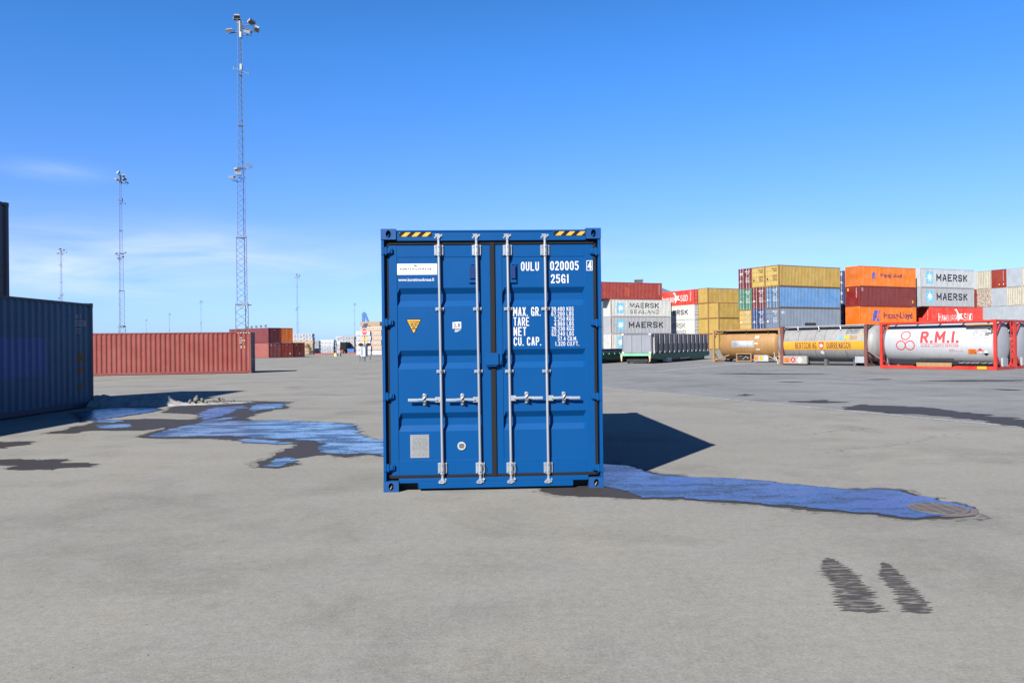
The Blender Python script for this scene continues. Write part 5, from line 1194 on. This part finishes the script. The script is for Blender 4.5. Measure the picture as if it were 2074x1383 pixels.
tank_shape(tt, rectp(.78, 1.12, 1.86, 2.08), M_white, 'sign_plate'); tank_text(tt, "RT", .84, 1.04, 1.90, 2.04, M_dkgrey); tank_shape(tt, rectp(.80, 1.10, 1.42, 1.49), M_white, 'sign_plate'); tank_shape(tt, rectp(.90, 1.25, .95, 1.03), M_white, 'sign_plate')
b = MB(); bx0, bx1 = -.85, .52
b.box(bx0, bx1, -1.19, -1.05, .05, .12); b.box(bx0, bx1, -1.19, -1.05, .62, .70); b.box(bx0, bx0+.08, -1.19, -1.05, .12, .62); b.box(bx1-.08, bx1, -1.19, -1.05, .12, .62); b.build('valve_cabinet', M_tanf, tt)
b = MB(); b.box(bx0+.08, bx1-.08, -1.04, -1.02, .12, .62); b.build('cabinet_back', M_black, tt)
b = MB(); b.tube([(-.3, -1.1, .2), (0, -1.12, .45), (.2, -1.1, .3)], .03, 6); b.tube([(-.6, -1.1, .45), (-.4, -1.1, .48)], .025, 6); b.build('valve', M_alu, tt)
b = MB(); b.box(.75, 2.0, -1.19, -1.06, .08, .56); b.build('placard_board', M_alu, tt)
b = MB(); b.box(.78, 1.12, -1.198, -1.1905, .14, .50); b.build('hazard_placard', M_orpl, tt)
MB().poly([(1.18, -1.196, .33), (1.38, -1.196, .12), (1.58, -1.196, .33), (1.38, -1.196, .54)]).build('hazard_diamond', M_yel, tt); MB().poly([(1.60, -1.196, .33), (1.80, -1.196, .12), (2.0, -1.196, .33), (1.80, -1.196, .54)]).build('hazard_diamond', M_white, tt)

# ================================================================== flat wagons
M_wgreen = paint("wagon_green_paint", (0.025, 0.12, 0.065), .6, .4, .7); M_wgreenl = paint("pale_green_sill_paint", (0.075, 0.22, 0.13), .6, .3, .4); M_peach = paint("stake_peach_paint", (0.30, 0.20, 0.13), .6, .3, .5)
M_tray = paint("galvanised_sheet", (0.20, 0.215, 0.24), .30, .25, 0, metal=.85, fade=.1, dirtcol=(0.12, 0.10, 0.09)); M_traye = paint("painted_end_sheet", (0.10, 0.108, 0.125), .5, .2, .05)
M_trays = paint('side_sheet_brown_reflection', (0.13, 0.12, 0.12), .32, .5, .3, metal=.8, fade=.3, dirtcol=(0.10, 0.05, 0.025))  # brown dirt and rust colours stand for warm reflections in the sheet
M_wheel = paint("rolling_black", (0.012, 0.011, 0.010), .6, .3, .3)
YW = R(-30.5); uw = Vector((math.cos(YW), math.sin(YW), 0)); vw = Vector((-math.sin(YW), math.cos(YW), 0))
def wagon(origin, label, length=15.0):
    """origin: ground point under the near right corner; local -X..0 across, +Y along"""
    w = 2.5; root = tag(empty('flat_wagon', origin, YW), label, 'rail wagon', 'green flat wagons at right'); zd = .80
    b = MB(); b.box(-w+.05, -.05, .06, length, zd-.06, zd); b.build('deck', M_wgreen, root)
    b = MB(); b.box(-w, 0, -.02, .055, zd-.20, zd-.004); b.build('end_beam', M_wgreenl, root)
    for x0 in (-w-.0, -.06):
        b = MB(); b.prism([(.06, zd-.02), (.06, zd-.40), (2.2, zd-.52), (length-2.2, zd-.52), (length, zd-.40), (length, zd-.02)], 'x', x0, x0+.06); b.build('side_sill', M_wgreen, root)
    b = MB()
    for i in range(12): b.box(-.01, .04, .5+i*1.1, .56+i*1.1, zd-.10, zd+.03)
    b.build('lashing_hooks', M_wgreenl, root)
    for x in (-.09, -w+.09):
        b = MB(); b.prism([(x-.10, zd-.16), (x+.08, zd-.16), (x+.03, zd-.62), (x-.03, zd-.62)], 'y', -.05, -.022); b.build('stake', M_peach, root)
    for yc in (1.25, length-1.6):
        bg_ = MB(); bg_.box(-w+.45, -.45, yc-.85, yc+.85, .22, .46); bg_.box(-w+.2, -.25, yc-.15, yc+.15, .3, .62)
        bo = bg_.build('bogie', M_wheel, root)
        for dy in (-.6, .6):
            for x in (-w+.42, -.52):
                b = MB(); b.tube([(x-.05, yc+dy, .27), (x+.07, yc+dy, .27)], .27, 24); b.tube([(x-.08, yc+dy, .27), (x+.11, yc+dy, .27)], .09, 12); b.build('wheel', M_wheel, bo)
    b = MB(); b.box(-w+.3, -.3, .5, length-.6, .08, .30); b.build('centre_beam_dark_fill', M_wheel, root)  # centre beam widened and lowered as a black fill for the shade underneath
    return root, zd
wp = Vector((10.60, 61.6, 0)); w1, zd = wagon(wp, 'green flat wagon loaded with a shiny ribbed metal box, behind the blue container')
b = MB(); b.box(-.04, .02, 2.6, 4.6, .10, .40); bx_ = b.build('side_box', M_wgreen, w1)
b = MB(); b.box(.021, .028, 3.4, 4.55, .12, .38); b.build('company_plate', M_white, bx_)
b = MB(); b.box(.029, .031, 3.5, 3.62, .16, .34); b.build('plate_emblem', M_hltxt, bx_)
lay(text2d("Transwaggon", .02), 'lettering', lambda x, z: (.0305, x, z), M_hltxt, bx_, sx=.82, sy=.12, ox=3.68, oy=.18)
b = MB(); b.box(-.04, .02, 9.6, 12.6, .16, .34); b.build('side_box', M_wgreen, w1)
b = MB(); b.box(.0, .05, 6.6, 9.2, .26, .34); b.build('air_pipe', M_alu, w1)
tr = tag(empty('metal_box', wp+vw*.15+Vector((0, 0, zd+.005)), YW), 'shiny galvanised ribbed open box standing on the green wagon', 'cargo box')
Lb, hb, wb = 14.6, 1.50, 2.42
b = MB(); b.box(-wb, 0, -.02, .05, 0, hb); b.build('end_panel', M_traye, tr)
b = MB()
for x in (-wb, -wb*2/3-.02, -wb/3-.02, -.07): b.box(x, x+.07 if x in (-wb, -.07) else x+.04, -.045, -.0205, .0, hb)
b.box(-wb, 0, -.04, -.0215, hb-.07, hb+.01); b.box(-wb, 0, -.04, -.0215, 0, .05); b.build('end_frame', M_tray, tr)
b = MB()
for x in (-wb+.04, -.16):
    for z in (0, hb-.10): b.box(x-.04, x+.13, -.075, -.046, z, z+.11)
b.build('corner_casting', M_white, tr)
b = MB()
for x in (-wb+.085, -.11):
    for z in (.055, hb-.045): b.tube([(x, -.079, z), (x, -.0755, z)], .026, 10)
b.build('casting_hole', M_black, tr)
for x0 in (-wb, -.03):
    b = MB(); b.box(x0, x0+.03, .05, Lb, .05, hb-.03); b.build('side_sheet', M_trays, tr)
b = MB(); b.box(-wb-.01, .02, .05, .12, hb-.04, hb+.02); b.box(.0, .06, .05, Lb, hb-.05, hb+.02); b.box(-wb-.04, -wb+.02, .05, Lb, hb-.05, hb+.02); b.build('top_rail', M_tray, tr)
for i in range(13):
    b = MB(); y = .42+i*1.13; b.box(.0, .085, y-.035, y+.035, .02, hb-.05); b.box(.02, .13, y-.09, y+.03, .0, .16); b.build('side_rib', M_alu, tr)
b = MB(); b.box(-wb+.03, -.03, .05, Lb, .03, .08); b.build('box_floor', M_tray, tr)
w2, _ = wagon(wp - uw*4.1 - vw*0.2 + Vector((0, 0, 0)), 'green flat wagon carrying flat metal sheets, half hidden by the blue container')
sh = tag(empty('sheet_stack', wp-uw*4.1-vw*0.1+Vector((0, 0, zd+.005)), YW), 'low stack of pale metal sheets lying on the half-hidden wagon', 'sheet stack')
for i, (a, h_) in enumerate(((.05, .10), (.0, .08), (.08, .10))): MB().box(-2.4+a, -.05, .05, 12.5, i*.115, i*.115+h_).build('metal_sheet', (M_alu, M_white, M_tray)[i], sh)
# rails under them, and the gravel strip
for k, o_ in enumerate((0.0, -4.1)):
    for dx in (-1.93, -.5):
        pass
# ================================================================== lattice light masts
M_mast = paint("mast_galvanised", (0.085, 0.095, 0.105), .5, .15, .1, metal=.3); M_lamp = paint("floodlight_housing", (0.15, 0.15, 0.145), .5, .2); M_glass = plain("floodlight_glass", (0.05, 0.055, 0.05), .15)
SEC = [(0, 5.7, 1.18), (5.7, 12.0, .95), (12.0, 18.6, .74), (18.6, 22.6, .58), (22.6, 27.4, .48), (27.4, 32.2, .40)]
def mast_lattice():
    out = []
    for z0, z1, w in SEC:
        b = MB(); P = [(w*.577*math.cos(R(90+120*k)), w*.577*math.sin(R(90+120*k))) for k in range(3)]
        r = .012 + .019*w
        for p in P: b.tube([(*p, z0), (*p, z1+.15)], r, 6)
        n = max(3, round((z1-z0)/(w*.62))); h = (z1-z0)/n
        for i in range(n):
            for k in range(3):
                a, c = P[k], P[(k+1) % 3]
                if i % 2: a, c = c, a
                b.tube([(*a, z0+i*h), (*c, z0+(i+1)*h)], r*.5, 4, cap=False)
        for z in (z0+.03, z1): 
            for k in range(3): b.tube([(*P[k], z), (*P[(k+1) % 3], z)], r*.9, 4)
        out.append(b.mesh('lattice_section'))
    return out
def floodlight(s):
    """a boxy floodlight hanging forward of its bracket; local -Y is where it shines"""
    b = MB(); b.add([(-.42*s,-.30*s,-.16*s),(.42*s,-.30*s,-.16*s),(.30*s,.28*s,-.05*s),(-.30*s,.28*s,-.05*s),(-.42*s,-.36*s,.10*s),(.42*s,-.36*s,.10*s),(.26*s,.26*s,.20*s),(-.26*s,.26*s,.20*s)], [(0,3,2,1),(4,5,6,7),(0,1,5,4),(1,2,6,5),(2,3,7,6),(3,0,4,7)])
    b.cm = 1; b.add([(-.37*s,-.28*s,-.170*s),(.37*s,-.28*s,-.170*s),(.27*s,.24*s,-.062*s),(-.27*s,.24*s,-.062*s)], [(0,1,2,3)]); b.cm = 0
    b.tube([(-.44*s, 0, -.02*s), (-.44*s, .05*s, -.34*s), (.44*s, .05*s, -.34*s), (.44*s, 0, -.02*s)], .03*s, 4)
    return b.mesh('floodlight')
SECM = mast_lattice(); FL = floodlight(.84); FLM = floodlight(.66)
TOPS = [(-.30, .0, 32.9, 200, .1, 35), (.95, .2, 32.5, 60, .2, -20), (-.95, -.2, 31.6, 10, -.2, 20), (.95, -.5, 31.3, -15, .3, 10), (1.35, .5, 32.0, 110, .3, 25)]
MIDS = [(-.75, -.35, 17.7, -20, .1, 8), (-.15, -.5, 18.0, 10, .1, -4), (.75, -.1, 18.9, 25, .15, 3), (-.6, .4, 18.6, 150, .1, 0)]
def mast(x, y, label, s=1.0, rz=0, mids=True, fat=1.0):
    root = tag(empty('light_mast', (x, y, gz(x, y) if y > 60 else 0), rz), label, 'light mast', 'lattice floodlight masts across the yard'); root.scale = (fat, fat, s)
    for m in SECM: put('lattice_section', m, M_mast, root)
    b = MB()
    for px_, py_, pz_, *_r in TOPS: b.tube([(0, 0, min(pz_, 32.1)-.1), (px_*.9, py_*.9, pz_-.25)], .05, 6)
    b.tube([(0, 0, 31.3), (0, 0, 32.5)], .17, 10); b.tube([(-.4, 0, 32.4), (.4, 0, 32.4)], .04, 6); b.build('head_arms', M_mast, root)
    b = MB(); b.box(.0, .20, -.32, -.2, 30.9, 31.4); b.build('junction_box', M_lamp, root)
    b = MB(); b.box(.04, .24, -.40, -.28, 27.8, 28.35); b.tube([(-.6, -.3, 28.0), (.9, -.35, 27.4)], .03, 6); b.tube([(.85, -.35, 27.2), (.85, -.35, 27.75)], .025, 6); b.tube([(-.55, -.3, 27.8), (-.55, -.3, 28.15)], .05, 8); b.build('aerial', M_mast, root)
    for L_ in (TOPS, MIDS if mids else []):
        for (fx, fy, fz, a, t1, t2) in L_:
            o = put('floodlight', FL if L_ is TOPS else FLM, [M_lamp, M_glass], root); o.location = (fx, fy, fz); o.rotation_euler = (R(t2), t1, R(a))
    if mids:
        b = MB()
        for (fx, fy, fz, a, t1, t2) in MIDS: b.tube([(0, 0, fz-.4), (fx, fy, fz-.35)], .04, 6)
        b.build('bracket', M_mast, root)
    b = MB(); b.box(-.55, .60, -.35, .65, 5.66, 5.72); b.box(.0, .56, -.38, -.34, 5.6, 5.86); b.build('platform', M_mast, root)
    return root
mast(-25.38, 76.3, 'tallest lattice floodlight mast, rising behind the right end of the long red container', 1.0)
mast(-72.05, 149.0, 'second lattice floodlight mast, rising behind the middle of the long red container', 1.045, 20)
mast(-138.85, 249.0, 'slim floodlight mast rising behind the blue container at the left', 1.0, 50)
mast(-91.55, 345.0, 'thin distant mast above the timber stacks, right of the orange container', 1.0, 0, fat=.85)
mast(-203.6, 529.0, 'faint distant mast left of the tallest one', 1.0, 0, fat=.8)
mast(-302.4, 713.0, 'very faint far mast, middle of the three left of the tallest', .995, 0, fat=.9)
mast(-381.4, 842.0, 'faintest and leftmost of the far thin masts over the red container', .985, 0, fat=.95)
mast(-112.3, 577.0, 'thin far mast just left of the railway crossing sign', .99, 0, fat=.8)
# small square lamps behind the maroon stack
for i in range(5):
    t_ = i/4; x = -49.24+(-45.75+49.24)*t_; y = 154.0+0*t_; zt_ = 5.30+.27*t_; x *= 154/150
    r = tag(empty('yard_lamp', (x, y, gz(x, y))), '%s small square lamp behind the wine-red container' % ('leftmost', 'second from left', 'middle', 'second from right', 'rightmost')[i], 'lamp', 'small square lamps behind the wine-red container')
    MB().tube([(0, 0, 0), (0, 0, zt_+.2)], .05, 6).build('post', M_mast, r); MB().box(-.18, .18, -.12, .12, zt_+.18, zt_+.55).build('lamp_head', M_steel, r)

# ================================================================== timber stacks
def wrap_mat(name, base, mark, sx_=1.4, dens=.5):
    m = bpy.data.materials.new(name); m.use_nodes = True; t = m.node_tree; bs = t.nodes['Principled BSDF']
    tcn = N(t, 'ShaderNodeTexCoord'); sp = N(t, 'ShaderNodeSeparateXYZ'); t.links.new(tcn.outputs['Object'], sp.inputs[0])
    wx = math_n(t, 'ABSOLUTE', math_n(t, 'SINE', math_n(t, 'MULTIPLY', sp.outputs[0], math.pi/sx_*2)))
    zz = math_n(t, 'ABSOLUTE', math_n(t, 'SUBTRACT', sp.outputs[2], .46))
    mk = math_n(t, 'MULTIPLY', math_n(t, 'GREATER_THAN', wx, .62), math_n(t, 'LESS_THAN', zz, .21))
    n = N(t, 'ShaderNodeTexNoise'); n.inputs['Scale'].default_value = 5.0; n.inputs['Detail'].default_value = 4; t.links.new(tcn.outputs['Object'], n.inputs['Vector'])
    mk = math_n(t, 'MULTIPLY', mk, math_n(t, 'MULTIPLY', math_n(t, 'GREATER_THAN', n.outputs['Fac'], .46), dens))
    oi = N(t, 'ShaderNodeObjectInfo'); hsv = N(t, 'ShaderNodeHueSaturation'); hsv.inputs['Color'].default_value = (*base, 1)
    t.links.new(math_n(t, 'ADD', .82, math_n(t, 'ADD', math_n(t, 'MULTIPLY', oi.outputs['Random'], .22), math_n(t, 'MULTIPLY', n.outputs['Fac'], .2))), hsv.inputs['Value'])
    t.links.new(mixc(t, mk, hsv.outputs[0], mark), bs.inputs['Base Color']); bs.inputs['Roughness'].default_value = .5
    return m
M_wrapw = wrap_mat("white_wrap_printed", (0.165, 0.17, 0.19), (0.03, 0.033, 0.055), 1.4, .9); M_wrapt = wrap_mat("bare_timber_pack", (0.19, 0.125, 0.065), (0.075, 0.045, 0.022), .9, .6); M_wrapo = wrap_mat("orange_printed_wrap", (0.20, 0.17, 0.14), (0.26, 0.075, 0.02), .9, .95); M_wrapb = wrap_mat("kraft_brown_wrap", (0.145, 0.10, 0.055), (0.10, 0.07, 0.04), 1.5, .3); M_wrapp = wrap_mat("plain_white_wrap", (0.21, 0.22, 0.235), (0.12, 0.04, 0.04), 3.1, .25)
def me_pack(w, d, h):
    def f():
        b = MB(); b.box(-w/2, w/2, -d/2, d/2, .09, h)
        for i in range(4): x = -w/2+.3+i*(w-.6)/3; b.box(x-.05, x+.05, -d/2+.02, d/2-.02, 0, .089)
        return b.mesh('lumber_pack')
    return cached(('pack', round(w, 2), round(d, 2), round(h, 2)), f)
ORD = ('bottom', 'second', 'third', 'fourth', 'fifth', 'sixth', 'seventh')
def pstack(x0, x1, y, cols, layers, h, mats, where, yaw=0.0, d=2.2, skip=()):
    w = (x1-x0)/cols; z0 = gz((x0+x1)/2, y); rnd = random.Random(int(x0*100))
    for c in range(cols):
        for l in range(layers):
            if (c, l) in skip: continue
            m, nm = mats(c, l); x = x0+w*(c+.5)+rnd.uniform(-.08, .08)
            o = put('lumber_pack', me_pack(w-.06, d, h-.02), m); o.location = (x, y+d/2+rnd.uniform(-.1, .1), z0+l*h); o.rotation_euler = (0, 0, yaw)
            col = '' if cols == 1 else (('left', 'right') if cols == 2 else ('left', 'middle', 'right') if cols == 3 else ('leftmost', 'left middle', 'right middle', 'rightmost'))[c]+' column, '
            tag(o, '%s pack, %s%s layer, %s' % (nm, col, 'top' if l == layers-1 else ORD[l], where), 'lumber pack', 'packs of sawn timber stacked at the back of the yard')
WHT = (M_wrapw, 'white printed lumber'); TAN = (M_wrapt, 'bare tan lumber'); ORA = (M_wrapo, 'orange printed lumber'); BRN = (M_wrapb, 'brown wrapped lumber'); PLW = (M_wrapp, 'plain white lumber')
pstack(-51.6, -46.9, 190, 1, 6, .82, lambda c, l: WHT if l >= 4 else TAN, 'stack behind the brick-red containers')
pstack(-50.1, -47.1, 196.5, 1, 4, .82, lambda c, l: WHT, 'short white stack')
pstack(-52.5, -48.6, 220, 1, 4, .92, lambda c, l: PLW if l > 1 else WHT, 'white stack with a missing top')
pstack(-48.4, -46.6, 222, 1, 5, .92, lambda c, l: PLW, 'narrow plain white stack')
pstack(-46.5, -41.8, 214, 1, 5, .88, lambda c, l: WHT, 'tall white stack left of the truck')
pstack(-47.3, -41.9, 226, 3, 5, .94, lambda c, l: BRN if l == 4 and c == 0 else (WHT if l == 4 and c == 2 else TAN), 'wide tan stack behind the blue skip', d=4)
pstack(-30.9, -28.0, 160, 1, 5, .97, lambda c, l: PLW, 'white stack behind the crossing sign')
pstack(-27.95, -25.9, 160.3, 1, 6, .97, lambda c, l: ORA if l > 0 else PLW, 'orange printed stack by the blue container')
pstack(-30.6, -26.6, 163, 1, 7, .97, lambda c, l: BRN if l > 5 else ORA, 'tallest brown-topped stack behind the crossing sign', d=3)
pstack(-25.8, -20.0, 161, 2, 5, .97, lambda c, l: ORA, 'stack mostly hidden by the blue container')

# ================================================================== small things at the back left
# railway crossing signal
sg = tag(empty('crossing_signal', (-17.52, 96.0, gz(-17.52, 96))), 'railway crossing post with STOP sign, yellow cross and two black lamp boards', 'crossing signal')
MB().tube([(0, 0, 0), (0, 0, 4.3)], .06, 8).build('post', M_mast, sg)
b = MB(); b.add([(-.30, -.10, 3.98), (.22, -.10, 3.98), (.42, .25, 4.55), (-.10, .25, 4.55), (-.30, -.06, 3.96), (.22, -.06, 3.96), (.42, .29, 4.53), (-.10, .29, 4.53)], [(0,1,2,3),(4,7,6,5),(0,4,5,1),(1,5,6,2),(2,6,7,3),(3,7,4,0)]); b.build('solar_panel', plain("solar_cell", (0.02, 0.028, 0.045), .3), sg)
def octo(r, y): return [(r*math.cos(R(22.5+45*k)), y, 3.56+r*1.15*math.sin(R(22.5+45*k))) for k in range(8)]
b = MB(); v = octo(.40, -.12)+octo(.40, -.09); b.add(v, [tuple(range(8))[::-1], tuple(range(8, 16))]+[(k, (k+1) % 8, 8+(k+1) % 8, 8+k) for k in range(8)]); st = b.build('stop_sign', M_white, sg)
MB().poly(octo(.35, -.125)).build('red_field', plain("sign_red", (0.22, 0.012, 0.02)), st)
lay_strokes('STOP', lambda x, z: (x, -.130, z), M_white, st, .52, .24, .045, -.26, 3.44)
b = MB()
for s in (-1, 1):
    b.prism([(s*-.47, 2.95), (s*-.38, 3.06), (s*.47, 2.36), (s*.38, 2.25)][::s], 'y', -.12-.02*s, -.10-.02*s)
b.build('crossbuck', M_yel, sg)
for x in (-.42, .46):
    b = MB(); v = [(x-.34, 2.02), (x-.14, 1.84), (x+.14, 1.84), (x+.32, 2.02), (x+.14, 2.20), (x-.14, 2.20)]; b.prism(v, 'y', -.14, -.10); o = b.build('lamp_board', M_blk, sg)
    for dx in (-.1, .1): MB().tube([(x+dx, -.19, 2.02), (x+dx, -.14, 2.02)], .07, 10).build('signal_lamp', plain("dead_red_lens", (0.08, 0.006, 0.006), .2), o)
MB().tube([(-.42, -.08, 2.02), (.46, -.08, 2.02)], .03, 6).build('cross_arm', M_mast, sg)
cb_ = tag(empty('signal_cabinet', (-17.55, 95.6, gz(-17.5, 95.6)), R(-22)), 'grey steel signal cabinet on short legs below the crossing sign', 'cabinet')
MB().box(-.34, .34, -.22, .28, .62, 1.78).build('cabinet_body', paint("cabinet_grey", (0.20, 0.22, 0.25), .5, .15), cb_); MB().box(-.38, .38, -.26, .32, 1.78, 1.86).build('cabinet_roof', M_wgreen, cb_)
for x in (-.2, .2): MB().tube([(x, 0, 0), (x, 0, .62)], .05, 6).build('leg', M_mast, cb_)
MB().box(-.20, -.06, -.228, -.2205, .75, 1.65).build('cabinet_vent', plain("vent_mauve", (0.09, 0.06, 0.08)), cb_)
pp = tag(empty('bollard', (-18.10, 96.0, gz(-18.1, 96))), 'thin dark bollard left of the signal cabinet', 'bollard'); MB().tube([(0, 0, 0), (0, 0, .62)], .05, 8).build('post', M_steel, pp); MB().tube([(0, 0, .62), (0, 0, .70)], .08, 8).build('cap', M_steel, pp)
# low pipe barrier behind
br = tag(empty('guard_rail', (-16.6, 108.0, gz(-16.6, 108))), 'low dark pipe rail behind the crossing sign', 'rail')
for x in (-2.4, -.8, .8, 2.4): MB().tube([(x, 0, 0), (x, 0, .5)], .06, 6).build('post', M_steel, br)
MB().tube([(-2.6, 0, .5), (2.6, 0, .5)], .06, 6).build('rail', M_steel, br)
# blue loading crane
M_crane = paint("crane_blue_paint", (0.02, 0.07, 0.20), .5, .1)
cr = tag(empty('loading_crane', (-34.6, 190.0, gz(-34, 190))), 'blue crane boom folded above the white timber stack', 'crane')
b = MB(); b.box(-1.6, 1.6, -1.2, 3.2, .9, 2.4); b.build('body', M_crane, cr); b = MB(); b.box(-1.5, -.2, -1.1, .5, 2.4, 4.0); b.build('cab', M_steel, cr)
for x in (-1.5, 1.2):
    for y in (-.6, 2.5): MB().tube([(x, y, .6), (x+.35, y, .6)], .6, 16).build('wheel', M_rub, cr)
b = MB(); b.prism([(-.62, 2.4), (-.10, 2.4), (.02, 8.9), (.12, 9.6), (-.25, 9.9), (-.62, 9.4)], 'y', -.3, .3); b.build('boom', M_crane, cr)
b = MB(); b.prism([(.0, 9.86), (.34, 9.5), (1.25, 6.9), (.92, 6.7), (-.10, 9.0)], 'y', -.24, .24); b.build('jib', M_crane, cr); MB().tube([(1.1, 0, 6.8), (1.15, 0, 5.6)], .12, 8).build('grab', M_steel, cr)
# truck seen end on, with striped board
tk = tag(empty('timber_truck', (-43.9, 208.0, gz(-43, 208))), 'dark timber truck seen end on between the white and tan stacks', 'truck')
MB().box(-.55, 1.05, 0, 6, .8, 2.9).build('body', M_blk, tk); MB().box(-.6, 1.1, 1, 5.5, .55, .8).build('chassis', M_steel, tk)
for x in (-.5, .75): MB().tube([(x, .8, .45), (x+.3, .8, .45)], .45, 14).build('wheel', M_rub, tk)
MB().box(-.95, -.35, -.3, .0, 1.5, 3.1).build('cab', M_white, tk)
sb = tag(empty('striped_sign', (-32.1, 150.0, gz(-32, 150))), 'tilted black and white striped warning board on a thin post', 'sign')
MB().tube([(0, 0, 0), (0, 0, 1.7)], .04, 6).build('post', M_white, sb); b = MB(); b.box(-.36, .1, -.06, -.03, 1.45, 2.3); sbo = b.build('board', M_white, sb)
b = MB()
for i in range(3): b.poly([(-.36, -.063, 1.5+i*.28), (.1, -.063, 1.62+i*.28), (.1, -.063, 1.76+i*.28), (-.36, -.063, 1.64+i*.28)])
b.build('black_stripes', M_blk, sbo)
M_ylg = paint("yellow_green_block_paint", (0.26, 0.27, 0.08), .6, .2)
for i, (x, t_) in enumerate(((-32.9, 'left of two low yellow-green blocks in front of the timber'), (-32.25, 'right of two low yellow-green blocks in front of the timber'))):
    b = MB(); b.prism([(-.28, 0), (.28, 0), (.22, .42), (.12, .62), (-.12, .62), (-.22, .42)], 'y', 0, .9); o = b.build('barrier_block', M_ylg if i == 0 else M_steel); o.location = (x, 150.2, gz(x, 150)); tag(o, t_, 'barrier', 'low blocks in front of the timber')
def skip(x, y, w, h, mat, label):
    r = tag(empty('skip_bin', (x, y, gz(x, y))), label, 'skip'); b = MB(); b.prism([(-w*.42, .12), (w*.42, .12), (w*.5, h), (-w*.5, h)], 'y', 0, 1.6); b.build('bin_body', mat, r)
    b = MB(); b.box(-w*.52, w*.52, -.06, 1.66, h, h+.1); b.build('rim', mat, r); b = MB(); b.box(-w*.4, -w*.3, .05, 1.5, 0, .12); b.box(w*.3, w*.4, .05, 1.5, 0, .12); b.build('skid', M_steel, r)
skip(-41.6, 208, 1.8, 1.15, M_crane, 'blue skip on the ground before the tan timber'); skip(-43.9+.2, 207, .9, .9, paint("dark_red_skip", (0.10, 0.02, 0.015)), 'dark red skip left of the blue one')
# red kerb strips in front of the timber
for x0, x1, y, l_ in ((-46.5, -41.5, 190.0, 'long low red kerb in front of the white timber'), (-41.9, -36.8, 205.0, 'low red kerb in front of the tan timber')):
    o = MB().box(x0, x1, y, y+.3, gz(x0, y)-.02, gz(x0, y)+.30).build('kerb_block', M_far[2]); tag(o, l_, 'kerb')
# far warehouse roof seen between the stacks
wh = tag(empty('warehouse', (38.0, 205.0, gz(38, 200)), R(28)), 'dark pitched warehouse roof beyond the vermilion container', 'warehouse')
b = MB(); b.box(-22, 7, -3, 26, 0, 12.0); b.build('wall', paint("warehouse_cladding", (0.10, 0.12, 0.14), .6, .2), wh)
b = MB(); b.prism([(-3.6, 12.0), (26.6, 12.0), (11.5, 16.6)], 'x', -22.5, 7.5); b.build('roof', paint("warehouse_roof_grey", (0.075, 0.09, 0.11), .5, .2), wh)
bx_ = tag(empty('roof_unit', (23.6, 148.5, .33+ST_*0)), 'small grey cabin roof peeking over the brick red container', 'cabin')
MB().box(-.6, .6, 0, 2, 0, 12.72).build('tower', M_steel, bx_); MB().box(-.7, .7, -.1, 2.1, 12.72, 12.95).build('cap', M_mast, bx_)

# ================================================================== dirty snow bank in the shade
from mathutils import kdtree
def bank():
    P = [(-12.0, 22.95), (-11.2, 22.95), (-10.3, 23.0), (-9.5, 23.05), (-8.9, 23.15), (-8.2, 23.5), (-7.6, 23.9)]
    b = MB(); n = 90; m_ = 22; rows = []
    for i in range(n+1):
        t_ = i/n*(len(P)-1); k = min(int(t_), len(P)-2); p = Vector(P[k]).lerp(Vector(P[k+1]), t_-k); d = (Vector(P[k+1])-Vector(P[k])).normalized(); s = Vector((-d.y, d.x))
        tt_ = i/n; hgt = .21*(1-sstep(.40, .53, tt_)) + .05*(1-sstep(.60, 1.0, tt_)); wd = .62*(1-.35*tt_)
        hgt *= .85+.35*noise.noise(Vector((tt_*7, 1, 0)))
        row = []
        for j in range(m_+1):
            u = j/m_*2-1; q = p+s*u*wd; z = hgt*max(0, 1-abs(u)**2.4)
            z *= 1+.5*noise.noise(Vector((q.x*3, q.y*3, 0)))+.22*noise.noise(Vector((q.x*11, q.y*11, 4))); q2 = q+s*.08*noise.noise(Vector((q.x*4, q.y*4, 9)))
            row.append((q2.x, q2.y, max(-.01, z+.02*noise.noise(Vector((q.x*25, q.y*25, 2)))) if abs(u) < 1 else -.02))
        rows.append(row)
    b.add([v for r_0 in rows for v in r_0], [(i*(m_+1)+j, (i+1)*(m_+1)+j, (i+1)*(m_+1)+j+1, i*(m_+1)+j+1) for i in range(n) for j in range(m_)], True)
    # clods standing on its sunny end
    rnd = random.Random(9); b.cm = 1
    for cx_, cy_, r in ((-9.0, 23.0, .13), (-8.86, 23.05, .09), (-8.55, 23.1, .06), (-8.45, 23.2, .085), (-8.33, 23.2, .07), (-8.65, 22.85, .05), (-8.1, 23.4, .045), (-9.15, 22.9, .07), (-8.72, 23.0, .05), (-8.2, 23.2, .04)):
        vs_, fs_ = [], []; N1, N2 = 7, 10
        for a in range(N1+1):
            for c in range(N2):
                th = math.pi*a/N1; ph = 2*math.pi*c/N2; d = Vector((math.sin(th)*math.cos(ph), math.sin(th)*math.sin(ph), math.cos(th)))
                k = .62*r*(1+.85*noise.noise(d*2.6+Vector((cx_*9, cy_*5, 0)))); vs_.append((cx_+d.x*k, cy_+d.y*k, .05+r*.7+d.z*k*1.15))
        for a in range(N1):
            for c in range(N2): fs_.append((a*N2+c, (a+1)*N2+c, (a+1)*N2+(c+1) % N2, a*N2+(c+1) % N2))
        b.add(vs_, fs_, False)
    return b
M_clod = paint("frozen_mud_clod", (0.085, 0.080, 0.068), .9, .5, 0, fade=.2, grime=.7)
M_snow = paint("dirty_old_snow", (0.20, 0.195, 0.18), .9, .5, 0, fade=.2, dirtcol=(0.07, 0.06, 0.045), grime=.7)
tag(bank().build('snow_bank', [M_snow, M_clod]), 'low bank of dirty old snow at the corner of the weathered blue container', 'snow bank')
